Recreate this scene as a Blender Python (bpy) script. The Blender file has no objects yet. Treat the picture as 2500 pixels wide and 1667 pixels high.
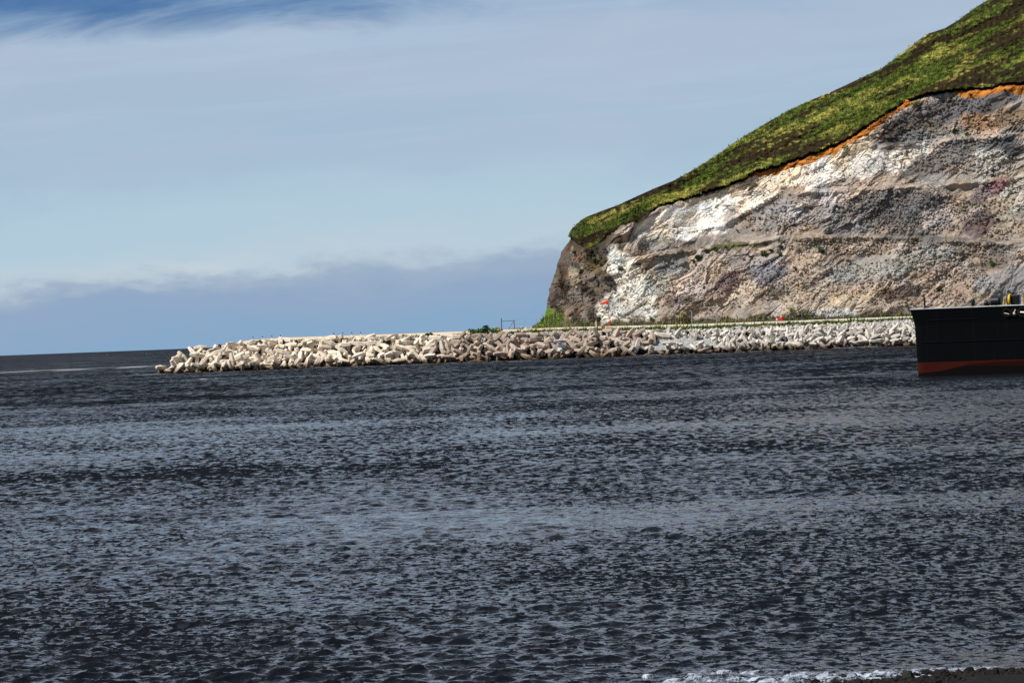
import bpy, bmesh, math, random
import numpy as np
from mathutils import Vector, Matrix, Euler

scene = bpy.context.scene
COL = scene.collection
rng = np.random.default_rng(11)
random.seed(5)
PI = math.pi

# ------------------------------------------------------------------ camera
W, H = 2500.0, 1667.0            # pixels of the photograph, used as a ruler
EYE = 5.0                        # eye height over the sea, metres
FPX = 100.0 / 36.0 * W           # 100 mm lens
SLOPE = 0.0377                   # tilt of the horizon


def hor(x):
    return 867.8 - SLOPE * np.asarray(x, float)


ROLL = math.atan(SLOPE)
PITCH = float((H / 2 - hor(W / 2)) / FPX)
FWD = np.array([0, math.cos(PITCH), -math.sin(PITCH)])
R0 = np.array([1.0, 0, 0])
U0 = np.array([0, math.sin(PITCH), math.cos(PITCH)])
RI = math.cos(ROLL) * R0 - math.sin(ROLL) * U0
UI = math.sin(ROLL) * R0 + math.cos(ROLL) * U0


def P(px, py, Y):
    """World point seen at photo pixel (px, py) at distance Y ahead of the eye."""
    px, py, Y = np.broadcast_arrays(np.asarray(px, float), np.asarray(py, float), np.asarray(Y, float))
    a = (px - W / 2) / FPX
    b = -(py - H / 2) / FPX
    d = FWD + a[..., None] * RI + b[..., None] * UI
    s = Y / d[..., 1]
    return np.array([0, 0, EYE]) + d * s[..., None]


def PV(px, py, Y):
    return Vector(P(px, py, Y))


cam_d = bpy.data.cameras.new("camera")
cam = bpy.data.objects.new("camera", cam_d)
COL.objects.link(cam)
cam_d.lens = 100
cam_d.sensor_width = 36
cam_d.clip_start = 0.5
cam_d.clip_end = 200000
m = Matrix(((RI[0], UI[0], -FWD[0], 0), (RI[1], UI[1], -FWD[1], 0), (RI[2], UI[2], -FWD[2], EYE), (0, 0, 0, 1)))
cam.matrix_world = m
scene.camera = cam

# ------------------------------------------------------------------ numpy noise


def _hash(ix, iy, seed):
    h = (ix.astype(np.int64) * 374761393 + iy.astype(np.int64) * 668265263 + seed * 974634777) & 0xFFFFFFFF
    h = ((h ^ (h >> 13)) * 1274126177) & 0xFFFFFFFF
    h = (h ^ (h >> 16)) & 0xFFFFFFFF
    return h


def vnoise(x, y, seed=0):
    """gradient noise in about -1..1"""
    xi, yi = np.floor(x), np.floor(y)
    xf, yf = x - xi, y - yi
    u = xf * xf * xf * (xf * (xf * 6 - 15) + 10)
    v = yf * yf * yf * (yf * (yf * 6 - 15) + 10)

    def g(dx, dy):
        a = _hash(xi + dx, yi + dy, seed) / 4294967296.0 * 2 * PI
        return np.cos(a) * (xf - dx) + np.sin(a) * (yf - dy)
    a, b, c, d = g(0, 0), g(1, 0), g(0, 1), g(1, 1)
    return 1.5 * ((a + (b - a) * u) + ((c + (d - c) * u) - (a + (b - a) * u)) * v)


def fbm(x, y, seed=0, octv=5, gain=0.5, ridge=False):
    s, amp, n = 0, 1.0, 0.0
    for o in range(octv):
        k = vnoise(x * 2 ** o, y * 2 ** o, seed + o * 17)
        if ridge:
            k = 1 - 2 * np.abs(k)
        s = s + amp * k
        n += amp
        amp *= gain
    return s / n


def worley(x, y, seed=0):
    """flat random value per cell and distance to the border of the cell: broken blocks"""
    xi, yi = np.floor(x), np.floor(y)
    f1 = np.full(x.shape, 9.0)
    f2 = np.full(x.shape, 9.0)
    val = np.zeros(x.shape)
    gx = np.zeros(x.shape)
    gy = np.zeros(x.shape)
    for dx in (-1, 0, 1):
        for dy in (-1, 0, 1):
            h = _hash(xi + dx, yi + dy, seed)
            cx = xi + dx + (h & 0xFFFF) / 65536.0
            cy = yi + dy + ((h >> 16) & 0xFFFF) / 65536.0
            d = np.hypot(x - cx, y - cy)
            near = d < f1
            f2 = np.where(near, f1, np.minimum(f2, d))
            v = (_hash(xi + dx, yi + dy, seed + 5) / 4294967296.0)
            val = np.where(near, v, val)
            gx = np.where(near, x - cx, gx)
            gy = np.where(near, y - cy, gy)
            f1 = np.where(near, d, f1)
    return f1, f2 - f1, val, gx, gy


def sstep(a, b, x):
    t = np.clip((x - a) / (b - a), 0, 1)
    return t * t * (3 - 2 * t)


def lin(c):
    c = np.asarray(c, float) / 255.0
    return np.where(c <= 0.04045, c / 12.92, ((c + 0.055) / 1.055) ** 2.4)


def lin4(*c):
    v = lin(c)
    return (float(v[0]), float(v[1]), float(v[2]), 1.0)


# ------------------------------------------------------------------ mesh + naming helpers


def np_mesh(name, verts, faces, mat, col=None, attrs=None, smooth=True):
    """verts (n,3); faces (m,k) all with k corners"""
    me = bpy.data.meshes.new(name)
    verts = np.ascontiguousarray(verts, dtype=np.float32)
    faces = np.ascontiguousarray(faces, dtype=np.int32)
    k = faces.shape[1]
    me.vertices.add(len(verts))
    me.vertices.foreach_set("co", verts.ravel())
    me.loops.add(faces.size)
    me.loops.foreach_set("vertex_index", faces.ravel())
    me.polygons.add(len(faces))
    me.polygons.foreach_set("loop_start", np.arange(0, faces.size, k, dtype=np.int32))
    me.polygons.foreach_set("loop_total", np.full(len(faces), k, dtype=np.int32))
    me.polygons.foreach_set("use_smooth", np.full(len(faces), bool(smooth)))
    me.update(calc_edges=True)
    if col is not None:
        a = me.attributes.new("Col", "FLOAT_COLOR", "POINT")
        c4 = np.ones((len(verts), 4), np.float32)
        c4[:, :3] = col
        a.data.foreach_set("color", c4.ravel())
    for key, val in (attrs or {}).items():
        a = me.attributes.new(key, "FLOAT", "POINT")
        a.data.foreach_set("value", np.ascontiguousarray(val, dtype=np.float32))
    me.materials.append(mat)
    return me


def grid_faces(nr, nc):
    i = np.arange(nr * nc).reshape(nr, nc)
    return np.stack([i[:-1, :-1], i[:-1, 1:], i[1:, 1:], i[1:, :-1]], -1).reshape(-1, 4)


def link(name, data, parent=None):
    o = bpy.data.objects.new(name, data)
    COL.objects.link(o)
    if parent is not None:
        o.parent = parent
    return o


def tag(o, label=None, cat=None, group=None, kind=None):
    if label:
        o["label"] = label
    if cat:
        o["category"] = cat
    if group:
        o["group"] = group
    if kind:
        o["kind"] = kind
    return o


def empty(name, loc, rz=0.0):
    o = bpy.data.objects.new(name, None)
    COL.objects.link(o)
    o.location = loc
    o.rotation_euler = (0, 0, rz)
    return o


class MB:
    """collects boxes, tubes and prisms and links them as one mesh object"""

    def __init__(self):
        self.bm = bmesh.new()

    def box(self, c, s, rot=None, bevel=0.0):
        r = bmesh.ops.create_cube(self.bm, size=1.0)
        M = Matrix.Translation(Vector(c)) @ (rot.to_4x4() if rot is not None else Matrix.Identity(4)) @ Matrix.Diagonal((s[0], s[1], s[2], 1))
        bmesh.ops.transform(self.bm, matrix=M, verts=r["verts"])
        if bevel:
            e = list({e for v in r["verts"] for e in v.link_edges})
            bmesh.ops.bevel(self.bm, geom=e, offset=bevel, segments=2, affect="EDGES", profile=0.5)
        return self

    def tube(self, a, b, r1, r2=None, n=10):
        a, b = Vector(a), Vector(b)
        d = b - a
        q = d.to_track_quat("Z", "Y").to_matrix().to_4x4()
        r = bmesh.ops.create_cone(self.bm, cap_ends=True, segments=n, radius1=r1, radius2=r1 if r2 is None else r2, depth=d.length)
        bmesh.ops.transform(self.bm, matrix=Matrix.Translation((a + b) / 2) @ q, verts=r["verts"])
        return self

    def ring(self, c, R, r, axis="Y", n=20, k=8):
        vs = []
        for i in range(n):
            a = 2 * PI * i / n
            row = []
            for j in range(k):
                b = 2 * PI * j / k
                rr = R + r * math.cos(b)
                p = (rr * math.cos(a), r * math.sin(b), rr * math.sin(a)) if axis == "Y" else (r * math.sin(b), rr * math.cos(a), rr * math.sin(a))
                row.append(self.bm.verts.new(Vector(p) + Vector(c)))
            vs.append(row)
        for i in range(n):
            for j in range(k):
                self.bm.faces.new((vs[i][j], vs[i][(j + 1) % k], vs[(i + 1) % n][(j + 1) % k], vs[(i + 1) % n][j]))
        return self

    def build(self, name, mat, parent=None, smooth=False):
        bmesh.ops.recalc_face_normals(self.bm, faces=self.bm.faces)
        me = bpy.data.meshes.new(name)
        self.bm.to_mesh(me)
        self.bm.free()
        me.materials.append(mat)
        if smooth:
            me.polygons.foreach_set("use_smooth", [True] * len(me.polygons))
        return link(name, me, parent)


# ------------------------------------------------------------------ materials


class NT:
    def __init__(self, mat):
        mat.use_nodes = True
        self.t = mat.node_tree
        self.t.nodes.clear()

    def n(self, typ, **kw):
        nd = self.t.nodes.new(typ)
        for k, v in kw.items():
            if k.startswith("i_"):
                nd.inputs[k[2:].replace("_", " ")].default_value = v
            else:
                setattr(nd, k, v)
        return nd

    def l(self, a, b):
        self.t.links.new(a, b)

    def math(self, op, a, b=None, c=None, clamp=False):
        nd = self.t.nodes.new("ShaderNodeMath")
        nd.operation = op
        nd.use_clamp = clamp
        for i, v in enumerate((a, b, c)):
            if v is None:
                continue
            if isinstance(v, (int, float)):
                nd.inputs[i].default_value = v
            else:
                self.l(v, nd.inputs[i])
        return nd.outputs[0]

    def mix(self, fac, a, b, blend="MIX"):
        nd = self.t.nodes.new("ShaderNodeMix")
        nd.data_type = "RGBA"
        nd.blend_type = blend
        for sock, v in ((nd.inputs["Factor"], fac), (nd.inputs[6], a), (nd.inputs[7], b)):
            if isinstance(v, (int, float)):
                sock.default_value = v
            elif isinstance(v, (tuple, list)):
                sock.default_value = v if len(v) == 4 else tuple(v) + (1.0,)
            else:
                self.l(v, sock)
        return nd.outputs[2]

    def ramp(self, fac, stops, interp="LINEAR"):
        nd = self.t.nodes.new("ShaderNodeValToRGB")
        nd.color_ramp.interpolation = interp
        el = nd.color_ramp.elements
        while len(el) < len(stops):
            el.new(0.5)
        for e, (p, c) in zip(el, stops):
            e.position = p
            e.color = c if len(c) == 4 else tuple(c) + (1.0,)
        self.l(fac, nd.inputs[0])
        return nd.outputs[0]

    def noise(self, vec, scale, detail=4, rough=0.55, lac=2.0, dist=0.0):
        nd = self.n("ShaderNodeTexNoise")
        nd.inputs["Scale"].default_value = scale
        nd.inputs["Detail"].default_value = detail
        nd.inputs["Roughness"].default_value = rough
        nd.inputs["Distortion"].default_value = dist
        if vec is not None:
            self.l(vec, nd.inputs["Vector"])
        return nd.outputs["Fac"]

    def coord(self, scale=(1, 1, 1), rot=(0, 0, 0), kind="Object"):
        tc = self.n("ShaderNodeTexCoord")
        mp = self.n("ShaderNodeMapping")
        mp.inputs["Scale"].default_value = scale
        mp.inputs["Rotation"].default_value = rot
        self.l(tc.outputs[kind], mp.inputs["Vector"])
        return mp.outputs[0]

    def bump(self, height, strength, dist, normal=None):
        nd = self.n("ShaderNodeBump")
        nd.inputs["Strength"].default_value = strength
        nd.inputs["Distance"].default_value = dist
        self.l(height, nd.inputs["Height"])
        if normal is not None:
            self.l(normal, nd.inputs["Normal"])
        return nd.outputs[0]

    def principled(self, color, rough=0.9, spec=0.3, normal=None, metal=0.0):
        b = self.n("ShaderNodeBsdfPrincipled")
        if isinstance(color, (tuple, list)):
            b.inputs["Base Color"].default_value = color
        else:
            self.l(color, b.inputs["Base Color"])
        if isinstance(rough, (int, float)):
            b.inputs["Roughness"].default_value = rough
        else:
            self.l(rough, b.inputs["Roughness"])
        b.inputs["Specular IOR Level"].default_value = spec
        b.inputs["Metallic"].default_value = metal
        if normal is not None:
            self.l(normal, b.inputs["Normal"])
        o = self.n("ShaderNodeOutputMaterial")
        self.l(b.outputs[0], o.inputs[0])
        return b


def new_mat(name):
    mt = bpy.data.materials.new(name)
    return mt, NT(mt)


def paint(name, rgb, rough=0.5, spec=0.4, var=0.25, scale=1.5, metal=0.0):
    """paint, metal or cloth with a little wear in it"""
    mt, t = new_mat(name)
    v = t.coord()
    nz = t.noise(v, scale, 5, 0.6)
    c = lin4(*rgb)
    dark = tuple(x * (1 - var) for x in c[:3]) + (1,)
    lite = tuple(min(1, x * (1 + var)) for x in c[:3]) + (1,)
    col = t.ramp(nz, [(0.3, dark), (0.7, lite)])
    t.principled(col, rough, spec, t.bump(nz, 0.15, 0.02), metal)
    return mt


def rock_mat(name, use_attr=True, rgb=(150, 140, 130), scale=1.0, bump=0.6):
    mt, t = new_mat(name)
    v = t.coord()
    if use_attr:
        a = t.n("ShaderNodeAttribute", attribute_name="Col")
        base = a.outputs["Color"]
    else:
        rgbn = t.n("ShaderNodeRGB")
        rgbn.outputs[0].default_value = lin4(*rgb)
        base = rgbn.outputs[0]
    n1 = t.noise(v, 0.55 * scale, 6, 0.65)
    n2 = t.noise(v, 2.6 * scale, 5, 0.7)
    f = t.math("MULTIPLY_ADD", n2, 0.9, 0.55)
    f = t.math("MULTIPLY", f, t.math("MULTIPLY_ADD", n1, 0.8, 0.6))
    cmb = t.n("ShaderNodeCombineColor")
    for i in range(3):
        t.l(f, cmb.inputs[i])
    col = t.mix(1.0, base, cmb.outputs[0], "MULTIPLY")
    vo = t.n("ShaderNodeTexVoronoi", feature="F1")
    vo.inputs["Scale"].default_value = 1.1 * scale
    t.l(v, vo.inputs["Vector"])
    if name == "cliff_rock_and_turf":
        vr = t.coord((0.34, 0.34, 0.62), (0, math.radians(-34), 0))
        wv = t.n("ShaderNodeVectorMath", operation="ADD")
        t.l(vr, wv.inputs[0])
        nw = t.n("ShaderNodeTexNoise")
        nw.inputs["Scale"].default_value = 0.8
        nw.inputs["Detail"].default_value = 4
        t.l(vr, nw.inputs["Vector"])
        t.l(nw.outputs["Color"], wv.inputs[1])
        ve = t.n("ShaderNodeTexVoronoi", feature="DISTANCE_TO_EDGE")
        ve.inputs["Scale"].default_value = 1.7
        t.l(wv.outputs[0], ve.inputs["Vector"])
        gate = t.noise(v, 0.16, 4, 0.6)
        wd_ = t.math("MULTIPLY", t.math("SUBTRACT", gate, 0.45, None, True), 0.42)
        at_ = t.n("ShaderNodeAttribute", attribute_name="rocky")
        crack = t.math("MULTIPLY", t.math("LESS_THAN", ve.outputs["Distance"], wd_), at_.outputs["Fac"])
        col = t.mix(t.math("MULTIPLY", crack, 0.72), col, (0.035, 0.03, 0.027, 1))
        sp1 = t.noise(t.coord((1.0, 1.0, 1.5), (0, math.radians(-34), 0)), 1.5, 5, 0.75)
        spk = t.math("MULTIPLY", t.math("LESS_THAN", sp1, 0.395), at_.outputs["Fac"])
        col = t.mix(t.math("MULTIPLY", spk, 0.34), col, (0.05, 0.045, 0.042, 1))
    h = t.math("ADD", t.math("MULTIPLY", vo.outputs["Distance"], 0.12 if name == "cliff_rock_and_turf" else 0.6), n2)
    t.principled(col, 0.95, 0.1, t.bump(h, bump, 0.5 / scale))
    return mt


def attr_mat(name, rough=0.8, spec=0.15, transl=0.0):
    mt, t = new_mat(name)
    a = t.n("ShaderNodeAttribute", attribute_name="Col")
    v = t.coord()
    n = t.noise(v, 3.0, 3)
    f = t.math("MULTIPLY_ADD", n, 0.8, 0.6)
    cmb = t.n("ShaderNodeCombineColor")
    for i in range(3):
        t.l(f, cmb.inputs[i])
    col = t.mix(1.0, a.outputs["Color"], cmb.outputs[0], "MULTIPLY")
    t.principled(col, rough, spec)
    return mt


M_CLIFF = rock_mat("cliff_rock_and_turf", True, scale=1.0, bump=0.45)
M_SCREE = rock_mat("scree_rock", True, scale=1.6, bump=0.5)
M_RIPRAP = rock_mat("riprap_rock", True, scale=1.6, bump=0.45)
M_LEAF = attr_mat("leaves", 0.75, 0.15)
M_WHITE = paint("white_paint", (225, 225, 220), 0.5)
M_BLACK = paint("black_paint", (14, 15, 17), 0.4)
M_DKGREY = paint("dark_grey_metal", (44, 46, 50), 0.5)
M_STEEL = paint("galvanised_steel", (122, 134, 146), 0.45, 0.5)
M_ORANGE = paint("orange_fabric", (232, 62, 26), 0.7, 0.2, 0.12)
M_RED = paint("red_paint", (214, 44, 24), 0.5, 0.4, 0.12)
M_YELLOW = paint("yellow_paint", (226, 180, 20), 0.5, 0.4, 0.15)
M_RAIL = paint("pale_grey_rail", (172, 176, 178), 0.5)


def concrete_mat(name, rgb, rgb2):
    mt, t = new_mat(name)
    v = t.coord()
    oi = t.n("ShaderNodeObjectInfo")
    geo = t.n("ShaderNodeNewGeometry")
    sep = t.n("ShaderNodeSeparateXYZ")
    t.l(geo.outputs["Position"], sep.inputs[0])
    big = t.noise(geo.outputs["Position"], 0.33, 3)
    sel = t.math("ADD", t.math("MULTIPLY", oi.outputs["Random"], 0.55), t.math("MULTIPLY", big, 0.6), clamp=True)
    base = t.mix(sel, lin4(*rgb), lin4(*rgb2))
    n1 = t.noise(v, 2.2, 6, 0.65)
    st = t.noise(t.coord((5, 5, 0.8)), 1.0, 3)
    base = t.mix(t.math("MULTIPLY_ADD", n1, 1.1, -0.3, clamp=True), base, lin4(*[c * 0.8 for c in rgb]))
    base = t.mix(t.math("MULTIPLY", t.math("GREATER_THAN", st, 0.6), 0.25), base, lin4(120, 96, 70))
    # weed and rust-brown stain that ends at the high-water mark
    wet = t.math("ADD", sep.outputs[2], t.math("MULTIPLY", t.math("SUBTRACT", t.noise(geo.outputs["Position"], 0.8, 4), 0.5), 1.6))
    mr = t.n("ShaderNodeMapRange", interpolation_type="SMOOTHSTEP")
    mr.inputs["From Min"].default_value = 1.7
    mr.inputs["From Max"].default_value = 0.45
    t.l(wet, mr.inputs["Value"])
    base = t.mix(t.math("MULTIPLY", mr.outputs[0], 0.85), base, lin4(96, 72, 44))
    mr2 = t.n("ShaderNodeMapRange", interpolation_type="SMOOTHSTEP")
    mr2.inputs["From Min"].default_value = 0.6
    mr2.inputs["From Max"].default_value = 0.1
    t.l(wet, mr2.inputs["Value"])
    base = t.mix(t.math("MULTIPLY", mr2.outputs[0], 0.8), base, lin4(48, 36, 22))
    t.principled(base, 0.9, 0.2, t.bump(n1, 0.15, 0.03))
    return mt


M_DOLOS_SAND = concrete_mat("sandy_concrete", (240, 227, 207), (214, 199, 177))
M_DOLOS_BROWN = concrete_mat("brown_concrete", (197, 180, 163), (168, 151, 136))
M_DOLOS_GREY = concrete_mat("grey_concrete", (220, 213, 202), (182, 174, 163))
M_DOLOS_DEEP = paint("gap_shade_concrete", (64, 56, 48), 0.95, 0.1)  # under-layer coloured dark to stand in for shade in the gaps
M_DOLOS_WHITE = paint("chalky_concrete", (186, 190, 192), 0.85, 0.2, 0.15)


# ------------------------------------------------------------------ sky, sun
SUN_DIR = Vector((-0.58, -0.22, 0.785)).normalized()
SUN_EL = math.asin(SUN_DIR.z)
SUN_ROT = math.atan2(SUN_DIR.x, SUN_DIR.y)

world = bpy.data.worlds.new("World")
scene.world = world
world.use_nodes = True
wt = NT(world)
sky = wt.n("ShaderNodeTexSky", sky_type="NISHITA", sun_disc=False)
sky.sun_elevation = SUN_EL
sky.sun_rotation = SUN_ROT
sky.air_density = 1.0
sky.dust_density = 0.6
tc = wt.n("ShaderNodeTexCoord")
sep = wt.n("ShaderNodeSeparateXYZ")
wt.l(tc.outputs["Generated"], sep.inputs[0])
az = wt.math("ARCTAN2", sep.outputs[0], sep.outputs[1])
el = sep.outputs[2]


def sky_noise(ka, ke, scale, detail=4, rough=0.55, off=0.0, dist=0.0, shear=0.0):
    c = wt.n("ShaderNodeCombineXYZ")
    wt.l(wt.math("MULTIPLY", az, ka), c.inputs[0])
    e2 = wt.math("ADD", el, wt.math("MULTIPLY", az, shear))
    wt.l(wt.math("MULTIPLY", e2, ke), c.inputs[1])
    c.inputs[2].default_value = off
    return wt.noise(c.outputs[0], scale, detail, rough, 2.0, dist)


# cloud deck near the horizon: fog bank, glow over it, veil, torn blue gaps above
edge = wt.math("SUBTRACT", sky_noise(18, 46, 1.0, 6, 0.62, 3.1), 0.5)
lift = wt.math("MULTIPLY", wt.math("MULTIPLY_ADD", az, 1.0, 0.11), 0.05)
# the fog bank lies a little lower towards the left
el_w = wt.math("SUBTRACT", wt.math("MULTIPLY_ADD", edge, 0.030, el), wt.math("MINIMUM", lift, 0.004))
wob = wt.math("MULTIPLY", wt.math("SUBTRACT", sky_noise(5, 26, 1.0, 3, 0.5, 8.0), 0.5), 0.012)
f_el = wt.math("DIVIDE", wt.math("ADD", el_w, wob), 0.16, clamp=True)
band = wt.ramp(f_el, [
    (0.0, lin4(136, 168, 200)), (0.09, lin4(144, 168, 197)), (0.140, lin4(154, 174, 198)),
    (0.195, lin4(184, 203, 216)), (0.27, lin4(176, 202, 218)), (0.42, lin4(165, 189, 210)),
    (0.62, lin4(168, 187, 209)), (0.76, lin4(154, 180, 207)), (1.0, lin4(198, 204, 218)),
], "EASE")
veil_n = sky_noise(9, 48, 1.0, 5, 0.55, 1.7, 0.4, -0.06)
mrv = wt.n("ShaderNodeMapRange", interpolation_type="SMOOTHSTEP")
mrv.inputs["From Min"].default_value = 0.40
mrv.inputs["From Max"].default_value = 0.66
wt.l(veil_n, mrv.inputs["Value"])
up = wt.n("ShaderNodeMapRange", interpolation_type="SMOOTHSTEP")
up.inputs["From Min"].default_value = 0.045
up.inputs["From Max"].default_value = 0.085
wt.l(el, up.inputs["Value"])
veil = wt.math("MULTIPLY", mrv.outputs[0], wt.math("MULTIPLY", up.outputs[0], 0.85))
band = wt.mix(veil, band, lin4(175, 191, 212))
# long lavender streaks
strk = sky_noise(6, 120, 1.0, 4, 0.6, 5.5, 0.3, -0.05)
mrs = wt.n("ShaderNodeMapRange", interpolation_type="SMOOTHSTEP")
mrs.inputs["From Min"].default_value = 0.48
mrs.inputs["From Max"].default_value = 0.72
wt.l(strk, mrs.inputs["Value"])
band = wt.mix(wt.math("MULTIPLY", wt.math("MULTIPLY", mrs.outputs[0], up.outputs[0]), 0.45), band, lin4(176, 198, 218))
# lit puffs on the rim of the bank, low on the left
pf = sky_noise(30, 80, 1.0, 5, 0.6, 14.0, 0.3)
bell = wt.math("SUBTRACT", 1.0, wt.math("MULTIPLY", wt.math("ABSOLUTE", wt.math("SUBTRACT", el_w, 0.0262)), 150.0), None, True)
lf = wt.n("ShaderNodeMapRange", interpolation_type="SMOOTHSTEP")
lf.inputs["From Min"].default_value = 0.0
lf.inputs["From Max"].default_value = -0.12
wt.l(az, lf.inputs["Value"])
pm = wt.n("ShaderNodeMapRange", interpolation_type="SMOOTHSTEP")
pm.inputs["From Min"].default_value = 0.40
pm.inputs["From Max"].default_value = 0.62
wt.l(pf, pm.inputs["Value"])
band = wt.mix(wt.math("MULTIPLY", wt.math("MULTIPLY", bell, pm.outputs[0]), wt.math("MULTIPLY", lf.outputs[0], 0.6)), band, lin4(208, 218, 222))
# deep blue torn gap high on the left
gap_e = wt.math("ADD", el, wt.math("MULTIPLY", wt.math("SUBTRACT", sky_noise(14, 60, 1.0, 5, 0.6, 9.3, 0.6, -0.08), 0.5), 0.045))
gap_e = wt.math("SUBTRACT", gap_e, wt.math("MULTIPLY", wt.math("ADD", az, 0.18), 0.07))
mrg = wt.n("ShaderNodeMapRange", interpolation_type="SMOOTHSTEP")
mrg.inputs["From Min"].default_value = 0.101
mrg.inputs["From Max"].default_value = 0.122
wt.l(gap_e, mrg.inputs["Value"])
mra = wt.n("ShaderNodeMapRange", interpolation_type="SMOOTHSTEP")
mra.inputs["From Min"].default_value = 0.06
mra.inputs["From Max"].default_value = -0.06
wt.l(az, mra.inputs["Value"])
gap_fill = wt.mix(sky_noise(20, 70, 1.0, 5, 0.6, 4.4, 0.5), lin4(40, 92, 146), lin4(110, 146, 190))
mrt = wt.n("ShaderNodeMapRange", interpolation_type="SMOOTHSTEP")
mrt.inputs["From Min"].default_value = 0.165
mrt.inputs["From Max"].default_value = 0.130
wt.l(el, mrt.inputs["Value"])
band = wt.mix(wt.math("MULTIPLY", wt.math("MULTIPLY", mrg.outputs[0], mra.outputs[0]), mrt.outputs[0]), band, gap_fill)
bgA = wt.n("ShaderNodeBackground")
bgA.inputs["Strength"].default_value = 0.055
high = sky_noise(1.6, 5.0, 1.0, 5, 0.55, 12.0, 0.4)
mrh = wt.n("ShaderNodeMapRange", interpolation_type="SMOOTHSTEP")
mrh.inputs["From Min"].default_value = 0.36
mrh.inputs["From Max"].default_value = 0.60
wt.l(high, mrh.inputs["Value"])
wt.l(wt.mix(wt.math("MULTIPLY", mrh.outputs[0], 0.8), sky.outputs[0], (2.9, 3.0, 3.3, 1)), bgA.inputs["Color"])
bgB = wt.n("ShaderNodeBackground")
bgB.inputs["Strength"].default_value = 0.88
wt.l(band, bgB.inputs["Color"])
mre = wt.n("ShaderNodeMapRange", interpolation_type="SMOOTHSTEP")
mre.inputs["From Min"].default_value = 0.17
mre.inputs["From Max"].default_value = 0.46
wt.l(el, mre.inputs["Value"])
ms = wt.n("ShaderNodeMixShader")
wt.l(mre.outputs[0], ms.inputs[0])
wt.l(bgB.outputs[0], ms.inputs[1])
wt.l(bgA.outputs[0], ms.inputs[2])
wo = wt.n("ShaderNodeOutputWorld")
wt.l(ms.outputs[0], wo.inputs[0])

sun_d = bpy.data.lights.new("sun", "SUN")
sun_d.energy = 5.0
sun_d.angle = math.radians(0.5)
sun_d.color = (1.0, 0.97, 0.925)
sun = bpy.data.objects.new("sun", sun_d)
COL.objects.link(sun)
sun.rotation_euler = (-SUN_DIR).to_track_quat("-Z", "Y").to_euler()

vs = scene.view_settings
vs.view_transform = "Standard"
vs.look = "None"
vs.gamma = 1
vs.exposure = 0.2

# ------------------------------------------------------------------ sea
# distances: rows close together near by, wider apart far off
p = np.concatenate([np.arange(1250, 420, -1.15), np.arange(420, 24, -0.45), np.arange(24, 0.6, -0.6), [0.35]])
dist = EYE * FPX / p
wing = np.array([0.27, 0.34, 0.45, 0.6, 0.8, 1.05, 1.3, 1.45, 1.52])
ang = np.concatenate([-wing[::-1], np.linspace(-0.235, 0.235, 760), wing])
D, A = np.meshgrid(dist, ang, indexing="ij")
X0, Y0 = D * np.tan(A), D.copy()
dr = np.gradient(dist)[:, None] * np.ones_like(A)
dc = D * (0.47 / 759)
# shoreline at the lower right, where the swell dies out
SH_X = [1300, 1500, 1800, 2038, 2246, 2330, 2500, 3000]
SH_Y = [1765, 1735, 1696, 1674, 1660, 1645, 1639, 1606]


def plane_pt(px, py, z=0.0):
    d0 = P(px, py, 1.0) - np.array([0, 0, EYE])
    s = (z - EYE) / d0[..., 2]
    return np.array([0, 0, EYE]) + d0 * s[..., None]


shore = plane_pt(np.array(SH_X, float), np.array(SH_Y, float))
shore_y = np.interp(X0, shore[:, 0], shore[:, 1], left=0, right=shore[-1, 1])
calm = sstep(-0.5, 7.0, Y0 - shore_y)
calm = np.where(X0 < shore[0, 0], 1.0, calm)
calm = calm * sstep(0.234, 0.205, np.abs(A)) * sstep(1240, 1080, EYE * FPX / D)
z = np.zeros_like(X0)
dx = np.zeros_like(X0)
dy = np.zeros_like(X0)
slope = np.zeros_like(X0)
gust = np.clip(0.80 + 0.75 * fbm(X0 / 30.0 + 5, Y0 / 16.0, 41, 3), 0.3, 1.4)
NW = 92
for i in range(NW):
    L = 0.22 * (7.5 / 0.22) ** ((i + rng.random()) / NW)
    th = -PI / 2 + 0.22 + rng.normal() * 0.55
    kx, ky = math.cos(th) * 2 * PI / L, math.sin(th) * 2 * PI / L
    sl = 0.066 * math.exp(-((math.log(L / 0.42)) / 0.95) ** 2) + 0.0045
    amp = sl * L / (2 * PI)
    step = np.abs(ky) * dr[:, 0] + np.abs(kx) * dc[:, 0]
    keep = (1 - sstep(1.3, 3.4, step))
    nr = int(np.count_nonzero(keep > 0))
    if nr < 2:
        continue
    q = slice(0, nr)
    ph = kx * X0[q] + ky * Y0[q] + rng.random() * 2 * PI
    a = amp * keep[q, None] * calm[q] * (gust[q] if L < 5 else 1.0)
    z[q] += a * np.cos(ph)
    sn = a * np.sin(ph)
    dx[q] += sn * math.cos(th)
    dy[q] += sn * math.sin(th)
Xs, Ys = X0 - 1.0 * dx, Y0 - 1.0 * dy
# whitecaps, a foam line far out and the wash round the breakwater
px_of = W / 2 + FPX * np.tan(A)
foam = np.zeros_like(X0)
wc = vnoise(X0 / 1.1, Y0 / 5.0, 77) * 0.5 + vnoise(X0 / 9, Y0 / 40, 78)
foam = np.maximum(foam, sstep(1.02, 1.2, wc) * sstep(150, 320, D) * 0.8)
pln = np.interp(A, [-0.24, -0.18, -0.12, -0.05], [41.5, 41.5, 40, 38])
pD = EYE * FPX / D
ln = np.exp(-((pD - pln - 0.9 * vnoise(X0 / 25, Y0 * 0, 9)) / 1.3) ** 2) * sstep(-0.05, 0.5, vnoise(X0 / 9, Y0 / 60, 90) + 0.25)
foam = np.maximum(foam, ln * (A < -0.11) * 0.5)
verts = np.stack([Xs, Ys, z], -1).reshape(-1, 3)
faces = grid_faces(*X0.shape)
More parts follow.
